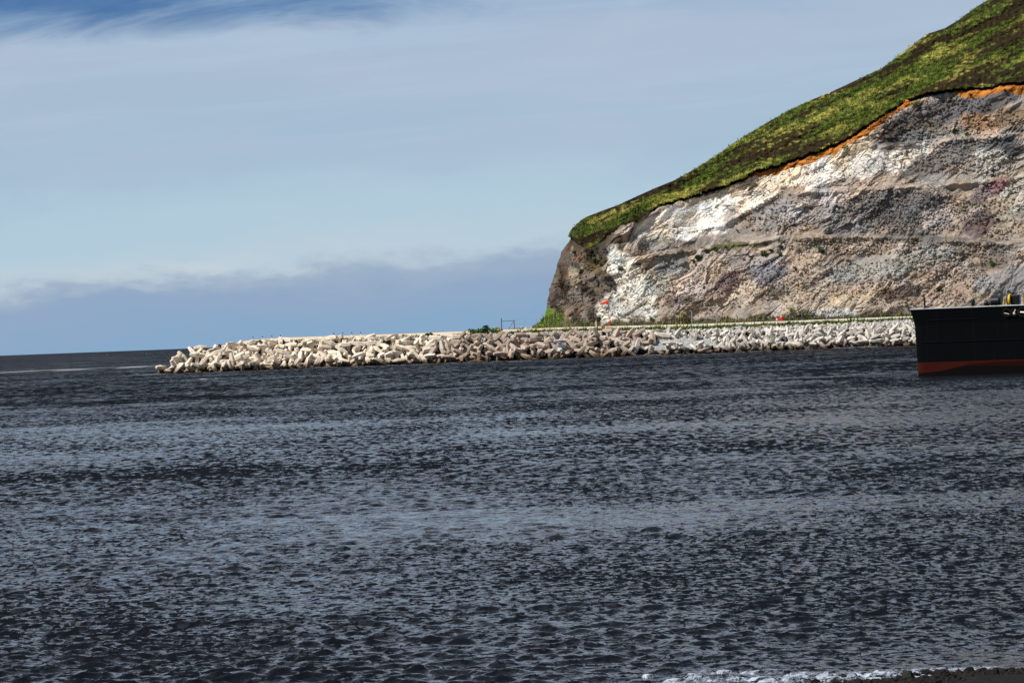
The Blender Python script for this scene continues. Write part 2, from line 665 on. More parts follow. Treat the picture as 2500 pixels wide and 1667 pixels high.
# the sheet goes on behind the viewer
nb = len(verts)
nc_ = X0.shape[1]
verts = np.vstack([verts, [[verts[0, 0], -3000, 0], [verts[nc_ - 1, 0], -3000, 0]]])
faces = np.vstack([faces, [[nb, nb + 1, nc_ - 1, 0]]])
fo = np.concatenate([foam.ravel(), np.zeros(2)])

M_SEA, t = new_mat("sea_water")
geo = t.n("ShaderNodeNewGeometry")
mp = t.n("ShaderNodeMapping")
mp.inputs["Scale"].default_value = (1.0, 0.8, 1.0)
mp.inputs["Rotation"].default_value = (0, 0, 0.25)
t.l(geo.outputs["Position"], mp.inputs["Vector"])
v = mp.outputs[0]
sepw = t.n("ShaderNodeSeparateXYZ")
t.l(geo.outputs["Position"], sepw.inputs[0])
far = t.n("ShaderNodeMapRange", interpolation_type="SMOOTHSTEP")
far.inputs["From Min"].default_value = 50
far.inputs["From Max"].default_value = 260
t.l(sepw.outputs[1], far.inputs["Value"])


def wave_noise(kx_, ky_, detail, rough, off):
    mpp_ = t.n("ShaderNodeMapping")
    mpp_.inputs["Scale"].default_value = (kx_, ky_, 1.0)
    mpp_.inputs["Rotation"].default_value = (0, 0, 0.05)
    mpp_.inputs["Location"].default_value = (off, off, off)
    t.l(geo.outputs["Position"], mpp_.inputs["Vector"])
    return t.noise(mpp_.outputs[0], 1.0, detail, rough, 2.0, 0.3)


n1 = t.noise(v, 3.4, 3, 0.55, 2.0, 0.4)
nrm = t.bump(n1, 1.0, 0.07)
# unresolved chop: wavelets lean mostly toward whoever looks along the water
wN = wave_noise(5.5, 3.6, 5, 0.62, 1.0)
wA = wave_noise(2.3, 0.95, 5, 0.64, 3.0)
wF = wave_noise(0.85, 0.2, 5, 0.66, 23.0)
wB = wave_noise(0.10, 0.05, 3, 0.6, 7.0)
wC = wave_noise(0.018, 0.03, 3, 0.6, 17.0)
wX = wave_noise(1.3, 0.3, 3, 0.6, 29.0)


def yramp(a_, b_):
    r_ = t.n("ShaderNodeMapRange", interpolation_type="SMOOTHSTEP")
    r_.inputs["From Min"].default_value = a_
    r_.inputs["From Max"].default_value = b_
    t.l(sepw.outputs[1], r_.inputs["Value"])
    return r_.outputs[0]


def fmix(f_, a_, b_):
    m_ = t.n("ShaderNodeMix", data_type="FLOAT")
    t.l(f_, m_.inputs[0])
    for i_, v_ in ((2, a_), (3, b_)):
        if isinstance(v_, float):
            m_.inputs[i_].default_value = v_
        else:
            t.l(v_, m_.inputs[i_])
    return m_.outputs[0]


nn = fmix(yramp(150, 380), fmix(yramp(55, 130), wN, wA), wF)
thr = t.math("ADD", t.math("MULTIPLY", t.math("SUBTRACT", wC, 0.5), 0.36), t.math("MULTIPLY", t.math("SUBTRACT", wB, 0.5), 0.30))
nn = t.math("SUBTRACT", nn, thr)
mt_r = t.n("ShaderNodeMapRange", interpolation_type="SMOOTHSTEP")
mt_r.inputs["From Min"].default_value = 0.475
mt_r.inputs["From Max"].default_value = 0.60
t.l(t.math("ADD", nn, fmix(yramp(120, 400), fmix(yramp(50, 95), -0.015, 0.008), 0.045)), mt_r.inputs["Value"])
lo_t = fmix(yramp(90, 330), 0.0, 0.17)
tilt = t.math("ADD", lo_t, t.math("MULTIPLY", mt_r.outputs[0], 0.56))
cv = t.n("ShaderNodeCombineXYZ")
t.l(t.math("MULTIPLY", t.math("MULTIPLY", t.math("SUBTRACT", wX, 0.5), 0.8), far.outputs[0]), cv.inputs[0])
t.l(t.math("MULTIPLY", tilt, -1.0), cv.inputs[1])
va = t.n("ShaderNodeVectorMath", operation="ADD")
t.l(nrm, va.inputs[0])
t.l(cv.outputs[0], va.inputs[1])
vn_ = t.n("ShaderNodeVectorMath", operation="NORMALIZE")
t.l(va.outputs[0], vn_.inputs[0])
nrm = vn_.outputs[0]
fa = t.n("ShaderNodeAttribute", attribute_name="foam")
fn = t.noise(v, 3.0, 5, 0.7)
fm = t.math("MULTIPLY", fa.outputs["Fac"], t.math("MULTIPLY_ADD", fn, 3.0, -0.7, clamp=True), clamp=True)
bs = t.n("ShaderNodeBsdfPrincipled")
col = t.mix(fm, (0.004, 0.005, 0.007, 1), (0.75, 0.77, 0.80, 1))
t.l(col, bs.inputs["Base Color"])
bs.inputs["IOR"].default_value = 1.36
bs.inputs["Specular IOR Level"].default_value = 0.5
t.l(t.math("MULTIPLY_ADD", fm, 0.7, 0.07, clamp=True), bs.inputs["Roughness"])
t.l(nrm, bs.inputs["Normal"])
o = t.n("ShaderNodeOutputMaterial")
t.l(bs.outputs[0], o.inputs[0])
sea = link("sea", np_mesh("sea", verts, faces, M_SEA, attrs={"foam": fo}))
tag(sea, kind="structure")

# ------------------------------------------------------------------ breakwater ground, verge, road
CX = np.arange(368, 3300, 4.0)      # columns, pixels of the photo
ROAD_T = np.interp(CX, [368, 420, 470, 510, 560, 610, 700, 1000, 1381, 1700, 2000, 2230, 3300], [-70, -60, -30, -4, 8, 14.5, 17.5, 16, 17, 12.5, 12, 12, 12])
ROAD_B = np.interp(CX, [368, 420, 470, 510, 560, 610, 700, 1000, 1381, 1700, 2000, 2230, 3300], [-70, -60, -32, -6, 4, 8.5, 11.5, 10, 10.5, 6, 6, 5, 5])
VERGE_B = np.interp(CX, [368, 420, 470, 510, 560, 610, 700, 1000, 1250, 1381, 1700, 2000, 2230, 3300], [-70, -60, -34, -8, 3, 8, 11, 9, 5, 5, -1, -1, 2, 2])
RIP_B = np.interp(CX, [368, 420, 470, 510, 560, 610, 700, 1000, 1250, 1381, 1700, 2000, 2230, 3300], [-72, -62, -38, -14, -2, 3, 6, 2, -2, -4, -12, -13, -9, -9])


def curve(arr, px):
    return np.interp(px, CX, arr)


Y_TOE, Y_CREST, Y_VERGE, Y_RB, Y_RT = 590.0, 600.0, 604.5, 606.5, 617.0
lines = [(np.full_like(CX, -100.0), 584.0), (np.full_like(CX, -66.0), 592.5), ((RIP_B - 60) / 2 - 5, 598.0), (RIP_B - 4, 602.0), (VERGE_B - 1, Y_VERGE), (ROAD_B, Y_RB)]
rows = []
for k in range(len(lines) - 1):
    o1, y1 = lines[k]
    o2, y2 = lines[k + 1]
    for q in np.linspace(0, 1, 6)[:-1]:
        off = o1 + (o2 - o1) * q
        rows.append(P(CX, hor(CX) - off, y1 + (y2 - y1) * q))
rows.append(P(CX, hor(CX) - lines[-1][0], lines[-1][1]))
G = np.array(rows)
G[:, :, 2] += 0.25 * fbm(G[:, :, 0] / 1.5, G[:, :, 1] / 1.5, 3, 3) * (np.arange(len(G)) < len(G) - 6)[:, None]
gc = np.tile(lin((74, 68, 62)), (G.shape[0] * G.shape[1], 1)).reshape(G.shape[0], G.shape[1], 3)
grassy = sstep(0, 1, (np.arange(len(G)) - (len(G) - 6.5)) / 2.0)[:, None] * sstep(-0.3, 0.2, fbm(G[:, :, 0] / 4, G[:, :, 1], 8, 3) + np.interp(CX, [600, 1200, 1300, 2400], [-0.25, 0.0, 0.5, 0.5])[None])
gc = gc * (1 - grassy[..., None]) + lin((74, 88, 34)) * grassy[..., None]
tip_fade = 1
emb = link("embankment", np_mesh("embankment", G.reshape(-1, 3), grid_faces(*G.shape[:2]), M_RIPRAP, col=gc.reshape(-1, 3)))
tag(emb, kind="structure")

# road: gravel strip with a shallow crossfall
rows = []
for q in np.linspace(0, 1, 7):
    off = ROAD_B + (ROAD_T - ROAD_B) * q
    rows.append(P(CX, hor(CX) - off, Y_RB + (Y_RT - Y_RB) * q))
RD = np.array(rows)
RD[:, :, 2] += 0.03 * fbm(RD[:, :, 0] / 3, RD[:, :, 1] / 3, 5, 3)
tone = np.interp(CX, [368, 1000, 1400, 1800, 3300], [0, 0.1, 0.45, 1, 1])[None, :, None]
rc = lin((214, 190, 156)) * (1 - tone) + lin((206, 200, 190)) * tone
rc = rc * (0.9 + 0.14 * fbm(RD[:, :, 0] / 9, RD[:, :, 1] / 3, 6, 3))[..., None]
M_ROAD = rock_mat("gravel_road", True, scale=1.5, bump=0.12)
tag(link("road", np_mesh("road", RD.reshape(-1, 3), grid_faces(*RD.shape[:2]), M_ROAD, col=rc.reshape(-1, 3))), kind="structure")

# airfield ground behind the road, running back under the hill
back = [RD[-1]]
for yb, dz in ((625, -0.25), (640, -0.2), (680, -0.4), (760, -1.0), (900, -8)):
    r = RD[-1].copy()
    r[:, 0] *= yb / Y_RT
    r[:, 1] = yb
    r[:, 2] += dz
    back.append(r)
BK = np.array(back)
bc = lin((168, 150, 122)) * (0.85 + 0.3 * fbm(BK[:, :, 0] / 7, BK[:, :, 1] / 7, 12, 3))[..., None]
tag(link("airfield_ground", np_mesh("airfield_ground", BK.reshape(-1, 3), grid_faces(*BK.shape[:2]), M_ROAD, col=bc.reshape(-1, 3))), kind="structure")

# ------------------------------------------------------------------ hill: quarried cliff below, turf above
SIL = np.array([(1393, 560), (1408, 545), (1429, 530), (1468, 515), (1510, 500), (1549, 482), (1600, 459), (1645, 441), (1684, 420), (1720, 398), (1764, 369), (1791, 350), (1845, 316), (1900, 284), (1964, 251), (2027, 226), (2091, 196), (2155, 166), (2201, 131), (2242, 99), (2265, 83), (2308, 69), (2346, 46), (2385, 17), (2413, 0), (2500, -48), (2600, -95), (2760, -160), (3300, -380)], float)
LFT = np.array([(1302, 803), (1316, 785), (1330, 768), (1338, 752), (1339, 737), (1345, 704), (1354, 686), (1360, 650), (1367, 614), (1375, 593), (1388, 570), (1393, 560)], float)
TURF = np.array([(1300, 545), (1390, 578), (1420, 604), (1450, 606), (1480, 572), (1516, 550), (1558, 543), (1576, 528), (1588, 513), (1612, 498), (1648, 487), (1690, 476), (1750, 458), (1810, 436), (1840, 416), (1900, 401), (1936, 389), (2009, 362), (2064, 340), (2103, 314), (2154, 278), (2209, 245), (2263, 227), (2336, 216), (2372, 213), (2409, 214), (2445, 204), (2500, 200), (3300, 188)], float)
NU, NV = 1000, 460
vv = np.linspace(0, 1, NV)
# left edge runs up the nose of the cliff
lt = np.interp(vv, np.linspace(0, 1, 40), np.linspace(0, 1, 40))
ly = 803 + (560 - 803) * vv
o_ = np.argsort(LFT[:, 1])
lx = np.interp(ly, LFT[o_, 1], LFT[o_, 0]) + 4.0 * fbm(ly / 26, ly * 0 + 4, 33, 4) * sstep(800, 780, ly)
uu = np.linspace(0, 1, NU) ** 1.25
PXg = lx[:, None] + (3300 - lx[:, None]) * uu[None]
base_px = PXg[0]
base_y = hor(base_px) - np.interp(base_px, CX, ROAD_T) - 0.0
top_y = np.interp(PXg[-1], SIL[:, 0], SIL[:, 1])
PYg = (base_y + 3)[None] + (top_y - base_y - 3)[None] * vv[:, None]
Tg = np.interp(PXg, TURF[:, 0], TURF[:, 1]) + 7 * fbm(PXg / 16, PXg * 0 + 2, 31, 5)
MPP = 650 / FPX                                   # metres per pixel at the cliff
up_m = (base_y[None] - PYg) * MPP                 # height over the base
rocktop = np.maximum((base_y[None] - Tg) * MPP, 0)
turf_m = np.maximum(up_m - rocktop, 0)
turf = sstep(-0.9, 0.9, (Tg - PYg))
rock_m = np.minimum(up_m, rocktop)
dl = (PXg - lx[:, None]) * MPP                    # metres from the nose edge
nose = 26 * (1 - np.sqrt(np.clip(1 - (1 - np.clip(dl / 20, 0, 1)) ** 2, 0, 1))) ** 1.0
Yg = 640 + nose + np.interp(PXg, [1300, 1700, 2100, 3300], [4, 6, 0, -16]) + rock_m * 0.62 + turf_m * 1.55
# quarry benches: the face steps back at each
b1 = np.interp(PXg, [1300, 1650, 1760, 1900, 2045, 2209, 2354, 2500, 3300], [560, 560, 545, 467, 460, 452, 441, 432, 428])
b2 = np.interp(PXg, [1300, 1510, 1549, 1600, 1690, 1780, 1900, 2082, 2227, 2372, 2500, 3300], [690, 668, 630, 617, 605, 593, 577, 572, 574, 585, 590, 594])
b3 = np.interp(PXg, [1300, 2050, 2150, 2227, 2336, 2500, 3300], [200, 330, 352, 347, 334, 325, 318])
w1 = sstep(1600, 1800, PXg)
w2 = sstep(1500, 1600, PXg)
w3 = sstep(2080, 2240, PXg)
wig = 5.0 * fbm(PXg / 40, PXg * 0 + 3, 51, 5)
brk = sstep(-0.35, 0.15, fbm(PXg / 70, PXg * 0 + 9, 52, 3))
for bb, ww, stepm in ((b1, w1, 4.5), (b2, w2, 5.5), (b3, w3, 4.5)):
    Yg += ww * stepm * sstep(-1.2, 1.6, bb + wig - PYg)
    # below the bench the lip bulges a little, above it loose rock lies at the foot
    Yg += ww * brk * 0.9 * np.exp(-((PYg - bb - wig - 7) / 5) ** 2) * (-1) * (1 - turf)
PWx, PWy = PXg * MPP, PYg * MPP                   # metres across the face
# slanting strata, gullies, blocks
ca, sa = math.cos(math.radians(36)), math.sin(math.radians(36))
Sx, Sy = PWx * ca - PWy * sa, PWx * sa + PWy * ca
wx, wy = 2.2 * fbm(PWx / 9, PWy / 9, 61, 3), 2.2 * fbm(PWx / 9, PWy / 9, 62, 3)
big = fbm((Sx + wx) / 22, (Sy + wy) / 11, 63, 4)
mid = fbm((Sx + wx) / 8.5, (Sy + wy) / 2.6, 64, 4, 0.5, True)
f1, fe, fv, gx, gy = worley((Sx + wx) / 6.2, (Sy + wy * 0.7) / 1.9, 65)
tilt1 = gx * (fv - 0.5) * 1.6 + gy * ((fv * 7.3) % 1 - 0.5) * 1.6
g1, ge, gv, hx, hy = worley((Sx + wx) / 1.7, (Sy + wy) / 0.6, 66)
tilt2 = hx * (gv - 0.5) * 1.5 + hy * ((gv * 7.3) % 1 - 0.5) * 1.5
fine = fbm(PWx / 0.9, PWy / 0.7, 67, 3, 0.6)
rough_zone = np.clip(0.50 + 1.9 * fbm((Sx + wx) / 20, (Sy + wy) / 9, 68, 4), 0.05, 1.5) * (1 - 0.7 * sstep(1.3, 0.7, ((PXg - 1730) / 120) ** 2 + ((PYg - 520) / 55) ** 2))
rock = 3.4 * big + 0.85 * mid * (0.25 + 0.8 * rough_zone) + 0.65 * tilt1 * rough_zone + 0.5 * (fv - 0.5) * rough_zone + (0.30 * tilt2 + 0.20 * (gv - 0.5)) * (0.03 + 0.75 * rough_zone) + (0.26 * fine + 0.12 * fbm(PWx / 0.45, PWy / 0.4, 69, 2)) * (0.5 + 0.5 * rough_zone)
rock -= 0.30 * (1 - sstep(0.0, 0.12, fe)) * rough_zone
ta = math.radians(26)
Tx, Ty = PWx * math.cos(ta) - PWy * math.sin(ta), PWx * math.sin(ta) + PWy * math.cos(ta)
terr = fbm(Tx / 30, Ty / 3.6, 70, 4)
tuss = fbm(PWx / 1.1, PWy / 0.8, 71, 4, 0.6)
soft = fbm(PWx / 16, PWy / 10, 72, 3)
turf_h = 1.5 * soft + 1.9 * terr + 0.75 * tuss + 0.9      # the mat of turf stands proud of the bank
low = sstep(0.0, 2.5, up_m)                                # foot of the cliff stays on the ground
Yg -= (rock * (1 - turf) * low + turf_h * turf)
# soil undercut below the turf edge
under = np.exp(-((PYg - Tg - 4.5) / 4.0) ** 2) * sstep(1560, 1640, PXg) * (1 - turf)
Yg += 1.3 * under
HP = P(PXg, PYg, Yg)
nosef = np.clip(1 - dl / 16, 0, 1) * low
HP[:, :, 0] -= (rock * (1 - turf) * 0.55 - 0.2) * nosef

# colours of the face: zones of rock, each of its own stone
zx = PXg + 24 * fbm(Sx / 5.0, Sy / 2.0, 81, 5)
zy = PYg + 18 * fbm(Sx / 5.0, Sy / 2.0, 82, 5)
colr = np.ones(PXg.shape + (3,)) * lin((176, 164, 152))
ZN = [  # cx, cy, rx, ry, angle (up to the right), colour, weight
    (1420, 690, 110, 160, 0, (126, 114, 102), 0.95), (1370, 640, 26, 90, 0, (112, 98, 84), 0.7), (1480, 610, 50, 40, 20, (96, 84, 66), 0.8),
    (1400, 590, 40, 26, 10, (92, 78, 52), 0.7), (1400, 760, 70, 40, 0, (142, 128, 114), 0.6), (1450, 640, 30, 14, 0, (104, 92, 44), 0.7), (1480, 650, 34, 18, 40, (120, 100, 52), 0.6),
    (1540, 690, 36, 105, 30, (232, 228, 214), 0.92), (1500, 755, 42, 44, 30, (226, 222, 208), 0.9), (1640, 650, 46, 30, 25, (150, 152, 148), 0.8), (1600, 690, 40, 30, 30, (176, 180, 170), 0.6),
    (1645, 540, 76, 34, 18, (244, 236, 220), 0.95), (1590, 560, 40, 30, 20, (226, 212, 188), 0.8), (1755, 520, 70, 44, 22, (246, 240, 228), 0.95), (1700, 560, 46, 30, 25, (240, 236, 226), 0.9), (1840, 480, 56, 34, 20, (232, 222, 206), 0.8),
    (1790, 540, 26, 36, -20, (186, 172, 156), 0.7), (1680, 600, 50, 16, 8, (140, 136, 132), 0.7), (1600, 590, 30, 22, 10, (168, 170, 158), 0.6), (1720, 585, 22, 22, 10, (128, 124, 122), 0.7),
    (1700, 490, 60, 12, 14, (222, 198, 162), 0.7), (1800, 455, 70, 16, 20, (224, 204, 172), 0.8), (1920, 430, 80, 26, 22, (230, 214, 186), 0.85), (2010, 420, 80, 34, 20, (238, 228, 214), 0.9), (2080, 370, 60, 30, 30, (216, 198, 166), 0.85), (2120, 400, 60, 30, 20, (232, 226, 214), 0.8), (2215, 385, 60, 26, 25, (228, 224, 212), 0.85),
    (1980, 490, 90, 24, 6, (170, 164, 162), 0.8), (2020, 505, 40, 26, 30, (196, 174, 160), 0.6), (1900, 530, 70, 30, 12, (178, 174, 172), 0.7), (2080, 530, 110, 44, 10, (146, 142, 138), 0.9), (2200, 500, 120, 36, 5, (128, 123, 120), 0.9), (2230, 540, 90, 34, 0, (126, 121, 118), 0.9),
    (2290, 535, 44, 30, 10, (186, 176, 172), 0.8), (2330, 530, 12, 22, 0, (220, 218, 212), 0.6), (2390, 545, 44, 30, 30, (124, 104, 108), 0.8), (2430, 458, 36, 18, 30, (158, 112, 116), 0.85), (2400, 480, 30, 20, 30, (140, 118, 124), 0.6), (2480, 470, 30, 50, 0, (196, 192, 180), 0.7), (2460, 520, 26, 30, 20, (198, 188, 160), 0.6),
    (2240, 300, 110, 40, 25, (122, 115, 110), 0.9), (2180, 320, 40, 26, 30, (110, 100, 94), 0.8), (2400, 250, 90, 30, 12, (116, 114, 116), 0.9), (2320, 280, 40, 26, 20, (128, 128, 132), 0.8), (2250, 335, 70, 16, 15, (150, 148, 142), 0.7), (2390, 300, 50, 24, -10, (168, 132, 92), 0.75), (2470, 290, 50, 26, 10, (150, 122, 84), 0.7), (2490, 310, 24, 18, 0, (110, 108, 106), 0.7),
    (2300, 390, 110, 30, 20, (134, 132, 130), 0.9), (2440, 360, 60, 24, 10, (112, 112, 114), 0.85), (2420, 385, 44, 22, 0, (186, 186, 176), 0.8), (2470, 370, 20, 20, 0, (84, 82, 84), 0.7), (2350, 430, 110, 14, 8, (176, 172, 164), 0.7),
    (2100, 585, 200, 9, 0, (150, 140, 126), 0.6), (2300, 590, 160, 14, -4, (126, 120, 114), 0.7), (2200, 640, 170, 30, 10, (170, 168, 160), 0.8), (2080, 660, 90, 26, 14, (176, 172, 162), 0.7), (2400, 630, 90, 30, -6, (150, 136, 122), 0.8), (2330, 660, 70, 30, 10, (172, 158, 146), 0.6), (2450, 690, 80, 36, 10, (156, 156, 160), 0.85),
    (1850, 640, 70, 24, 8, (150, 146, 150), 0.7), (1880, 670, 50, 26, 20, (140, 134, 142), 0.8), (1780, 685, 32, 22, 35, (120, 96, 100), 0.8), (1755, 715, 30, 16, 35, (142, 122, 124), 0.6), (1820, 720, 60, 26, 20, (200, 188, 172), 0.7), (1960, 640, 60, 22, 10, (190, 172, 148), 0.7), (1680, 720, 50, 26, 25, (196, 178, 166), 0.6), (1655, 735, 34, 12, 15, (126, 110, 104), 0.8),
    (1950, 720, 80, 30, 15, (186, 172, 152), 0.7), (2070, 740, 80, 22, 10, (196, 184, 158), 0.7), (2190, 716, 60, 18, 12, (112, 94, 82), 0.85), (2300, 720, 80, 18, 12, (166, 146, 130), 0.7), (2040, 772, 60, 14, 4, (196, 194, 190), 0.9),
]
for cx, cy, rx, ry, an, c, w in ZN:
    a = math.radians(an)
    ex, ey = zx - cx, zy - cy
    q = ((ex * math.cos(a) - ey * math.sin(a)) / rx) ** 2 + ((ex * math.sin(a) + ey * math.cos(a)) / ry) ** 2
    k = (w * sstep(1.2, 0.72, q))[..., None]
    lc_ = lin(c)
    lc_ = lc_ * 0.62 + 0.38 * lc_.mean() * np.array([1.08, 1.0, 0.92])
    colr = colr * (1 - k) + lc_ * k
# stones differ from block to block, dark joints of bedding
colr = colr * (0.79 + 0.32 * fv * rough_zone / (0.6 + 0.4 * rough_zone) + 0.10 * gv)[..., None]
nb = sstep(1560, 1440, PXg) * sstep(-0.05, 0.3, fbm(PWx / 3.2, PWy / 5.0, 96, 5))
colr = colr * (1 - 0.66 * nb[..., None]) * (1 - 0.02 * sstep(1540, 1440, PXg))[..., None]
nr2 = sstep(1500, 1400, PXg) * sstep(0.12, 0.4, fbm(PWx / 2.2, PWy / 4.0, 97, 4))
colr = colr * (1 - 0.35 * nr2[..., None]) + lin((128, 82, 48)) * 0.35 * nr2[..., None]
nl2 = sstep(1520, 1420, PXg) * sstep(0.15, 0.4, fbm(PWx / 2.6, PWy / 6.0, 98, 5))
colr = colr * (1 - 0.5 * nl2[..., None]) + lin((184, 172, 150)) * 0.5 * nl2[..., None]
tint = fbm(Sx / 9, Sy / 2.2, 83, 4)
colr = colr * (1 + 0.30 * tint[..., None] * np.array([1.0, 1.0, 1.02]))
warm = fbm(PWx / 6, PWy / 5, 84, 4)
colr = colr * (1 + 0.14 * warm[..., None] * np.array([1.2, 0.2, -1.0]))
# thin green and lichen where soil has gathered
gr = sstep(0.30, 0.62, fbm(PWx / 5, PWy / 2.2, 85, 4) + 0.35 * np.exp(-((PYg - b2 - 10) / 14) ** 2) * sstep(1650, 1750, PXg) * sstep(2000, 1900, PXg) + 0.35 * sstep(3.2, 0.6, up_m))
colr = colr * (1 - 0.75 * gr[..., None]) + lin((86, 92, 48)) * 0.75 * gr[..., None]
# ochre soil under the turf, black peat right at its edge
thick = np.interp(PXg, [1300, 1780, 1830, 1900, 2060, 2150, 2215, 2240, 2325, 2345, 2500, 3300], [0, 0, 10, 17, 15, 17, 12, 0, 0, 17, 20, 22])
thick = thick * (0.9 + 0.5 * fbm(PWx / 4, PWy * 0, 86, 3))
oc = sstep(0, 2.5, thick * (1.15 + 0.9 * fbm(PWx / 7, PWy * 0 + 5, 102, 4)) - (PYg - Tg - 7)) * (thick > 0.5)
colr = colr * (1 - oc[..., None]) + lin((174, 122, 66)) * (0.75 + 0.5 * sstep(-0.4, 0.3, fbm(PWx / 5, PWy / 1.2, 101, 4)))[..., None] * (1 + 0.22 * fbm(PWx / 2.4, PWy / 0.5, 87, 3))[..., None] * oc[..., None]
pe = sstep(9.0, 5.5, PYg - Tg - 4.5 * fbm(PWx / 1.6, PWy * 0, 88, 3)) * sstep(1555, 1600, PXg)
colr = colr * (1 - pe[..., None]) + lin((42, 30, 22)) * pe[..., None]
# turf: green and straw, brown heath in long bands along the slope
heath = sstep(-0.06, 0.15, fbm((Tx + 6 * soft) / 26, (Ty + 2.5 * soft) / 3.0, 91, 5) + 0.45 * fbm(PWx / 1.3, PWy / 0.8, 92, 3) + 0.35 * fbm(Tx / 12, Ty / 1.1, 99, 3) + 0.12 * sstep(2250, 2450, PXg))
straw = sstep(-0.05, 0.35, fbm(Tx / 14, Ty / 3, 93, 4) + 0.35 * fbm(PWx / 1.2, PWy / 0.9, 94, 3))
tcol = lin((84, 98, 38)) * (1 - straw[..., None]) + lin((158, 154, 76)) * straw[..., None]
tcol = tcol * (1 - 0.95 * heath[..., None]) + lin((42, 29, 19)) * 0.95 * heath[..., None]
tcol = tcol * np.clip(0.95 + 0.9 * tuss, 0.2, 1.8)[..., None]
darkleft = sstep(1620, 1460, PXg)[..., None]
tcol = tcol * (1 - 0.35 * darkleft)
turf_c = sstep(-0.4, 0.6, Tg - PYg)
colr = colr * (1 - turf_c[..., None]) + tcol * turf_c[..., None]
# grassy wedge at the foot of the nose
wd = sstep(0, 8, (803 - (PXg - 1302) * 0.28) - 0 - PYg) * 0 + sstep(10, -4, (PXg - 1345) + (PYg - 775) * 0.25 + 10 * fbm(PWx / 2, PWy / 2, 95, 3)) * sstep(745, 762, PYg)
colr = colr * (1 - wd[..., None]) + lin((104, 128, 44)) * wd[..., None]
colr[..., :] = np.where((turf_c < 0.5)[..., None], 0.66 * (np.clip(colr, 0.003, 1) / 0.66) ** 1.32 * np.array([1.04, 1.05, 1.065]), colr)
colr = np.clip(colr, 0.004, 0.9)

# the nose turns away to the far side and the ridge falls off behind the skyline
wrap = []
wc_ = []
for k, (ddx, ddy) in enumerate(((0.6, 8), (2.5, 22), (8, 50), (30, 120), (90, 240))):
    e = HP[:, 0].copy()
    e[:, 0] += ddx
    e[:, 1] += ddy
    wrap.append(e)
    wc_.append(colr[:, 0])
rocky = (1 - turf_c) * (1 - wd) * (1 - oc * 0.8)
wr2 = []
for ddx, ddy in ((2, 30), (4, 120), (6, 260)):
    e = HP[:, -1].copy()
    e[:, 0] += ddx
    e[:, 1] += ddy
    wr2.append(e)
HPa = np.concatenate([np.stack(wrap[::-1], 1), HP, np.stack(wr2, 1)], 1)
Ka = np.concatenate([np.repeat(rocky[:, :1], len(wrap), 1), rocky, np.repeat(rocky[:, -1:], 3, 1)], 1)
Ca = np.concatenate([np.stack(wc_[::-1], 1), colr, np.repeat(colr[:, -1:], 3, 1)], 1)
bk, bcx = [], []
for k, (ddy, ddz) in enumerate(((4, -0.6), (14, -4), (40, -16), (110, -50), (200, -110))):
    e = HPa[-1].copy()
    e[:, 1] += ddy
    e[:, 2] += ddz
    e[:, 2] = np.maximum(e[:, 2], -2)
    bk.append(e)
    bcx.append(np.tile(lin((84, 100, 40)), (len(e), 1)))
HPa = np.concatenate([HPa, np.array(bk)], 0)
Ca = np.concatenate([Ca, np.array(bcx)], 0)
Ka = np.concatenate([Ka, np.zeros((len(bk), Ka.shape[1]))], 0)
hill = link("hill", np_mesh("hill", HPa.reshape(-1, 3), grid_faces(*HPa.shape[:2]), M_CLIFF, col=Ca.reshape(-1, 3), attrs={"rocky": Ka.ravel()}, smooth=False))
tag(hill, kind="structure")


def hill_at(px, py):
    """index of the face's grid point seen at a photo pixel"""
    px, py = np.atleast_1d(px).astype(float), np.atleast_1d(py).astype(float)
    # rows are straight in py for a column: first guess the row by the left edge, then the column, then the row again
    iv = np.clip(((803 - py) / 300 * NV), 0, NV - 1)
    for _ in range(4):
        ivi = np.clip(np.round(iv).astype(int), 0, NV - 1)
        u = np.clip((px - lx[ivi]) / (3300 - lx[ivi]), 0, 1) ** (1 / 1.25)
        iu = np.clip(np.round(u * (NU - 1)).astype(int), 0, NU - 1)
        b, tp = base_y[iu] + 3, top_y[iu]
        iv = np.clip((py - b) / (tp - b), 0, 1) * (NV - 1)
    return np.clip(np.round(iv).astype(int), 0, NV - 1), iu


# ------------------------------------------------------------------ rocks
def ico(sub):
    bm = bmesh.new()
    bmesh.ops.create_icosphere(bm, subdivisions=sub, radius=1.0)
    bm.verts.ensure_lookup_table()
    v = np.array([x.co[:] for x in bm.verts])
    f = np.array([[q.index for q in fc.verts] for fc in bm.faces])
    bm.free()
    return v, f


ICO_V, ICO_F = ico(2)
ICO1_V, ICO1_F = ico(1)


def rock_shape(seed, V=ICO_V):
    r = np.random.default_rng(seed)
    v = V.copy()
    for _ in range(11):                         # cut with planes: flat broken faces
        n = r.normal(size=3)
        n /= np.linalg.norm(n)
        d = 0.45 + 0.35 * r.random()
        k = v @ n
        v = v - np.clip(k - d, 0, None)[:, None] * n
    v *= np.array([1.0, 0.8, 0.62]) * (0.85 + 0.3 * r.random(3))
    return v


ROCKS = [rock_shape(100 + i) for i in range(8)]
ROCKS1 = [rock_shape(200 + i, ICO1_V) for i in range(8)]


def rand_rot(n):
    q = rng.normal(size=(n, 4))
    q /= np.linalg.norm(q, axis=1)[:, None]
    w, x, y, z_ = q.T
    return np.stack([np.stack([1 - 2 * (y * y + z_ * z_), 2 * (x * y - z_ * w), 2 * (x * z_ + y * w)], -1),
                     np.stack([2 * (x * y + z_ * w), 1 - 2 * (x * x + z_ * z_), 2 * (y * z_ - x * w)], -1),
                     np.stack([2 * (x * z_ - y * w), 2 * (y * z_ + x * w), 1 - 2 * (x * x + y * y)], -1)], 1)


